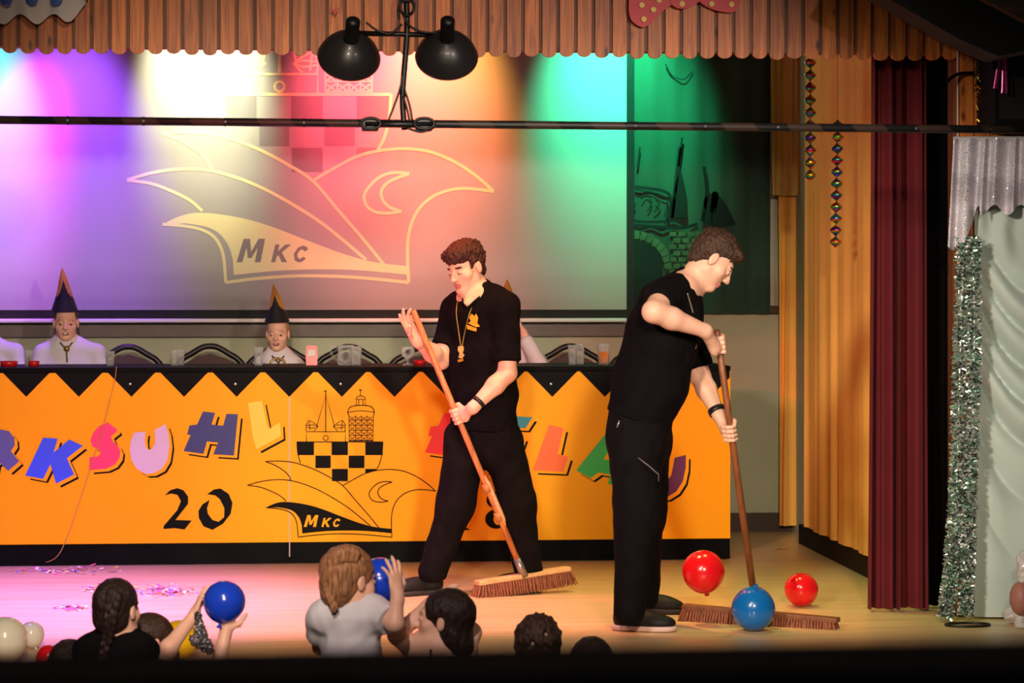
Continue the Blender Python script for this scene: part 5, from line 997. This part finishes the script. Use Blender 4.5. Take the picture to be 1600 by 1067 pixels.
# dark haired girl with hands on her head
def handD(F, dd): open_hand(F, dd(672, 942, .05), cdir(.6, .1, .55), cdir(.2, 0, -1), .7, (.3, .35, .4, .4), .1, 1, .4, .3)
def bob(e, H): e((0, -.02, .03), (.083, .104, .092)); e((0, -.045, -.045), (.078, .07, .09)); e((0, .12, -.03), (.085, .075, .10), .012, 's'); e((.092, .012, -.02), (.026, .026, .035), .008, 's'); e((-.092, .012, -.02), (.026, .026, .035), .008, 's'); e((0, -.085, -.09), (.06, .045, .05), .03)
t, T, Rm, dd, so = kid_base('dark haired girl in strappy black top resting her hands on her head', 693, 968, 9.05, cdir(-.88, .2, .12), cdir(.22, 0, 1), .94, 1000, 638, 742, BLK, hm=HB, hair_fn=bob, sleeves=False,
  arms=[dict(j=[(652, 1022, 0), (620, 992, .02), (672, 942, .05)], r=[.036, .031, .021], hand=handD), dict(j=[(728, 1020, 0), (738, 988, .06), (702, 945, .08)], r=[.036, .031, .021])])
s = MB(); s.tube([dd(672, 1040, -.09), dd(673, 1016, -.075), dd(678, 1004, -.02)], .004, 6); s.build('strap', BLK, so, True)
short = lambda e, H: (e((0, -.015, .035), (.083, .1, .09)), e((0, -.04, -.02), (.075, .066, .075)), e((0, .125, -.035), (.085, .075, .09), .012, 's'))
kid_base('boy with short tousled brown hair, only the top of his head showing', 841, 1012, 9.0, cdir(.1, 1, 0), UP, .98, 1056, 785, 900, BLK, hm=HD, hair_fn=short, hn=[(.007, 95, 95, 80, .6), (.006, 150, 140, 120, 1.7)])
kid_base('child whose dark hair just shows right of the tousled head', 925, 1046, 9.25, cdir(.1, 1, 0), UP, .98, 1092, 870, 985, BLK, hm=HB, hair_fn=short)
kid_base('child whose dark hair just shows beside the red balloon at the left', 110, 1048, 9.1, cdir(.1, 1, 0), UP, .92, 1090, 60, 165, BLK, hm=HB, hair_fn=short)

# ---- hanging rainbow spirals
def rainbow():
    m = bpy.data.materials.new('foil_rainbow'); m.use_nodes = True; nt = m.node_tree; N = nt.nodes; b = N['Principled BSDF']; b.inputs['Metallic'].default_value = .85; b.inputs['Roughness'].default_value = .25
    tc = N.new('ShaderNodeTexCoord'); oi = N.new('ShaderNodeObjectInfo'); w_ = N.new('ShaderNodeTexWave'); w_.inputs['Scale'].default_value = 5; w_.inputs['Distortion'].default_value = 2.5; w_.bands_direction = 'Z'
    r = N.new('ShaderNodeValToRGB'); cr = r.color_ramp; cols = [(170, 30, 70), (60, 60, 190), (20, 150, 160), (90, 170, 60), (210, 140, 40), (190, 40, 50)]
    cr.elements[0].color = (*lin(cols[0]), 1); cr.elements[1].color = (*lin(cols[-1]), 1)
    for i in range(1, 5): q = cr.elements.new(i / 5); q.color = (*lin(cols[i]), 1)
    ad = N.new('ShaderNodeMath'); ad.operation = 'ADD'; fr_ = N.new('ShaderNodeMath'); fr_.operation = 'FRACT'; nt.links.new(tc.outputs['Object'], w_.inputs[0]); nt.links.new(w_.outputs['Fac'], ad.inputs[0]); nt.links.new(oi.outputs['Random'], ad.inputs[1]); nt.links.new(ad.outputs[0], fr_.inputs[0]); nt.links.new(fr_.outputs[0], r.inputs[0]); nt.links.new(r.outputs[0], b.inputs['Base Color']); return m
RB = rainbow()
for lb, px, y0, y1, n, Yh in [('rainbow foil spiral hanging higher, nearer the back corner', 1266, 98, 274, 10, 13.3), ('rainbow foil spiral hanging lower in front of the yellow curtain', 1309, 196, 378, 11, 13.0)]:
    t = thing('foil_spiral', lb, 'garland', PY(px, y1 + 8, Yh), 'rainbow foil spirals'); p = None; step = (y1 - y0) / (n - 1)
    hh = (PY(px, y0, Yh).z - PY(px, y0 + step, Yh).z)
    for i in range(n):
        o_ = PY(px - (4 * i / n if px > 1300 else 0), y0 + i * step, Yh); s = MB(); rr = .031
        pts = []; nf = 40
        s.lathe([(.002, -hh * .5), (.010, -hh * .36), (.024, -hh * .17), (rr, -.002), (rr, .004), (.022, hh * .2), (.009, hh * .38), (.002, hh * .5)], o_, (.08 * math.sin(i * 2.1), .05, 1), 14); s.build('spiral_turn', RB, t)
    s = MB(); top = PY(px, y0, Yh); s.tube([(top.x, top.y, top.z), (top.x, top.y, 3.99)], .0012, 5); s.build('thread', M('thread', (60, 50, 40), .6), t)

# ---- paper scraps on the floor
CONF = [M('conf_%d' % i, c, .7) for i, c in enumerate([(235, 220, 230), (230, 90, 120), (230, 190, 80), (90, 110, 210), (240, 240, 240), (210, 120, 150)])]
for lb, cx, cy, wx, wy, n in [('heap of paper confetti on the stage floor left of the girl', 258, 925, 42, 7, 170), ('thin trail of confetti scraps along the foot of the table', 100, 892, 80, 6, 90), ('flat strip of pinkish paper scraps left of the dark plaited head', 120, 951, 28, 4, 50), ('small scattering of scraps beside the crown of the plaited head', 142, 922, 16, 5, 30)]:
    s = MB()
    for i in range(n):
        c = PF(cx + random.gauss(0, wx / 2), cy + random.gauss(0, wy / 2)) + UP * random.uniform(.002, .012); a = random.uniform(0, 6.28); d = Vector((math.cos(a), math.sin(a), random.uniform(-.3, .3))) * random.uniform(.006, .022); e_ = Vector((-math.sin(a), math.cos(a), random.uniform(-.3, .3))) * random.uniform(.004, .008)
        s.add([c - d - e_, c + d - e_, c + d + e_, c - d + e_], [(0, 1, 2, 3)], random.randrange(6))
    tag(s.build('paper_confetti', CONF, None, False, False), lb, 'confetti', None, 'stuff')
for lb, x, y, c in [('pale paper scrap on the floor in the back right corner', 1222, 858, (220, 205, 140)), ('tiny pink paper scrap on the stage floor left of the girl', 370, 979, (230, 90, 110))]:
    o_ = PF(x, y); s = MB(); s.grid(lambda u, v: o_ + Vector(((u - .5) * .09 * (1 if x > 1000 else .4), (v - .5) * .05, .003 + .006 * abs(math.sin(u * 6)))), 8, 2); tag(s.build('paper_scrap', M('scrap_%d' % x, c, .7), None, False, False), lb, 'paper')
s = MB(); F = Field(); o_ = PF(1592, 975); F.ell(PD(1594, 935, 11.3), (.045, .06, .075), None, .02); t = thing('wrapped_balloon', 'brownish pink rounded thing with crumpled clear plastic at the right edge', 'balloon', o_); F.build('rounded_skin', M('pink_brown', (168, 110, 100), .5, var=.1), t, .006)
F = Field(); F.ell(Vector((o_.x, o_.y, .04)), (.07, .05, .045), None, .02); F.ell(PD(1600, 890, 11.32), (.03, .04, .09), None, .02); F.ell(PD(1598, 945, 11.34), (.045, .04, .13), None, .03); F.plane(Vector((0, 0, .002)), (0, 0, -1)); F.build('plastic_wrap', M('plastic_crumple', (206, 200, 200), .2, .1, var=.2, vs=40, bump=.9, bs=35), t, .006, noise=[(.010, 60, 60, 55, .8)])
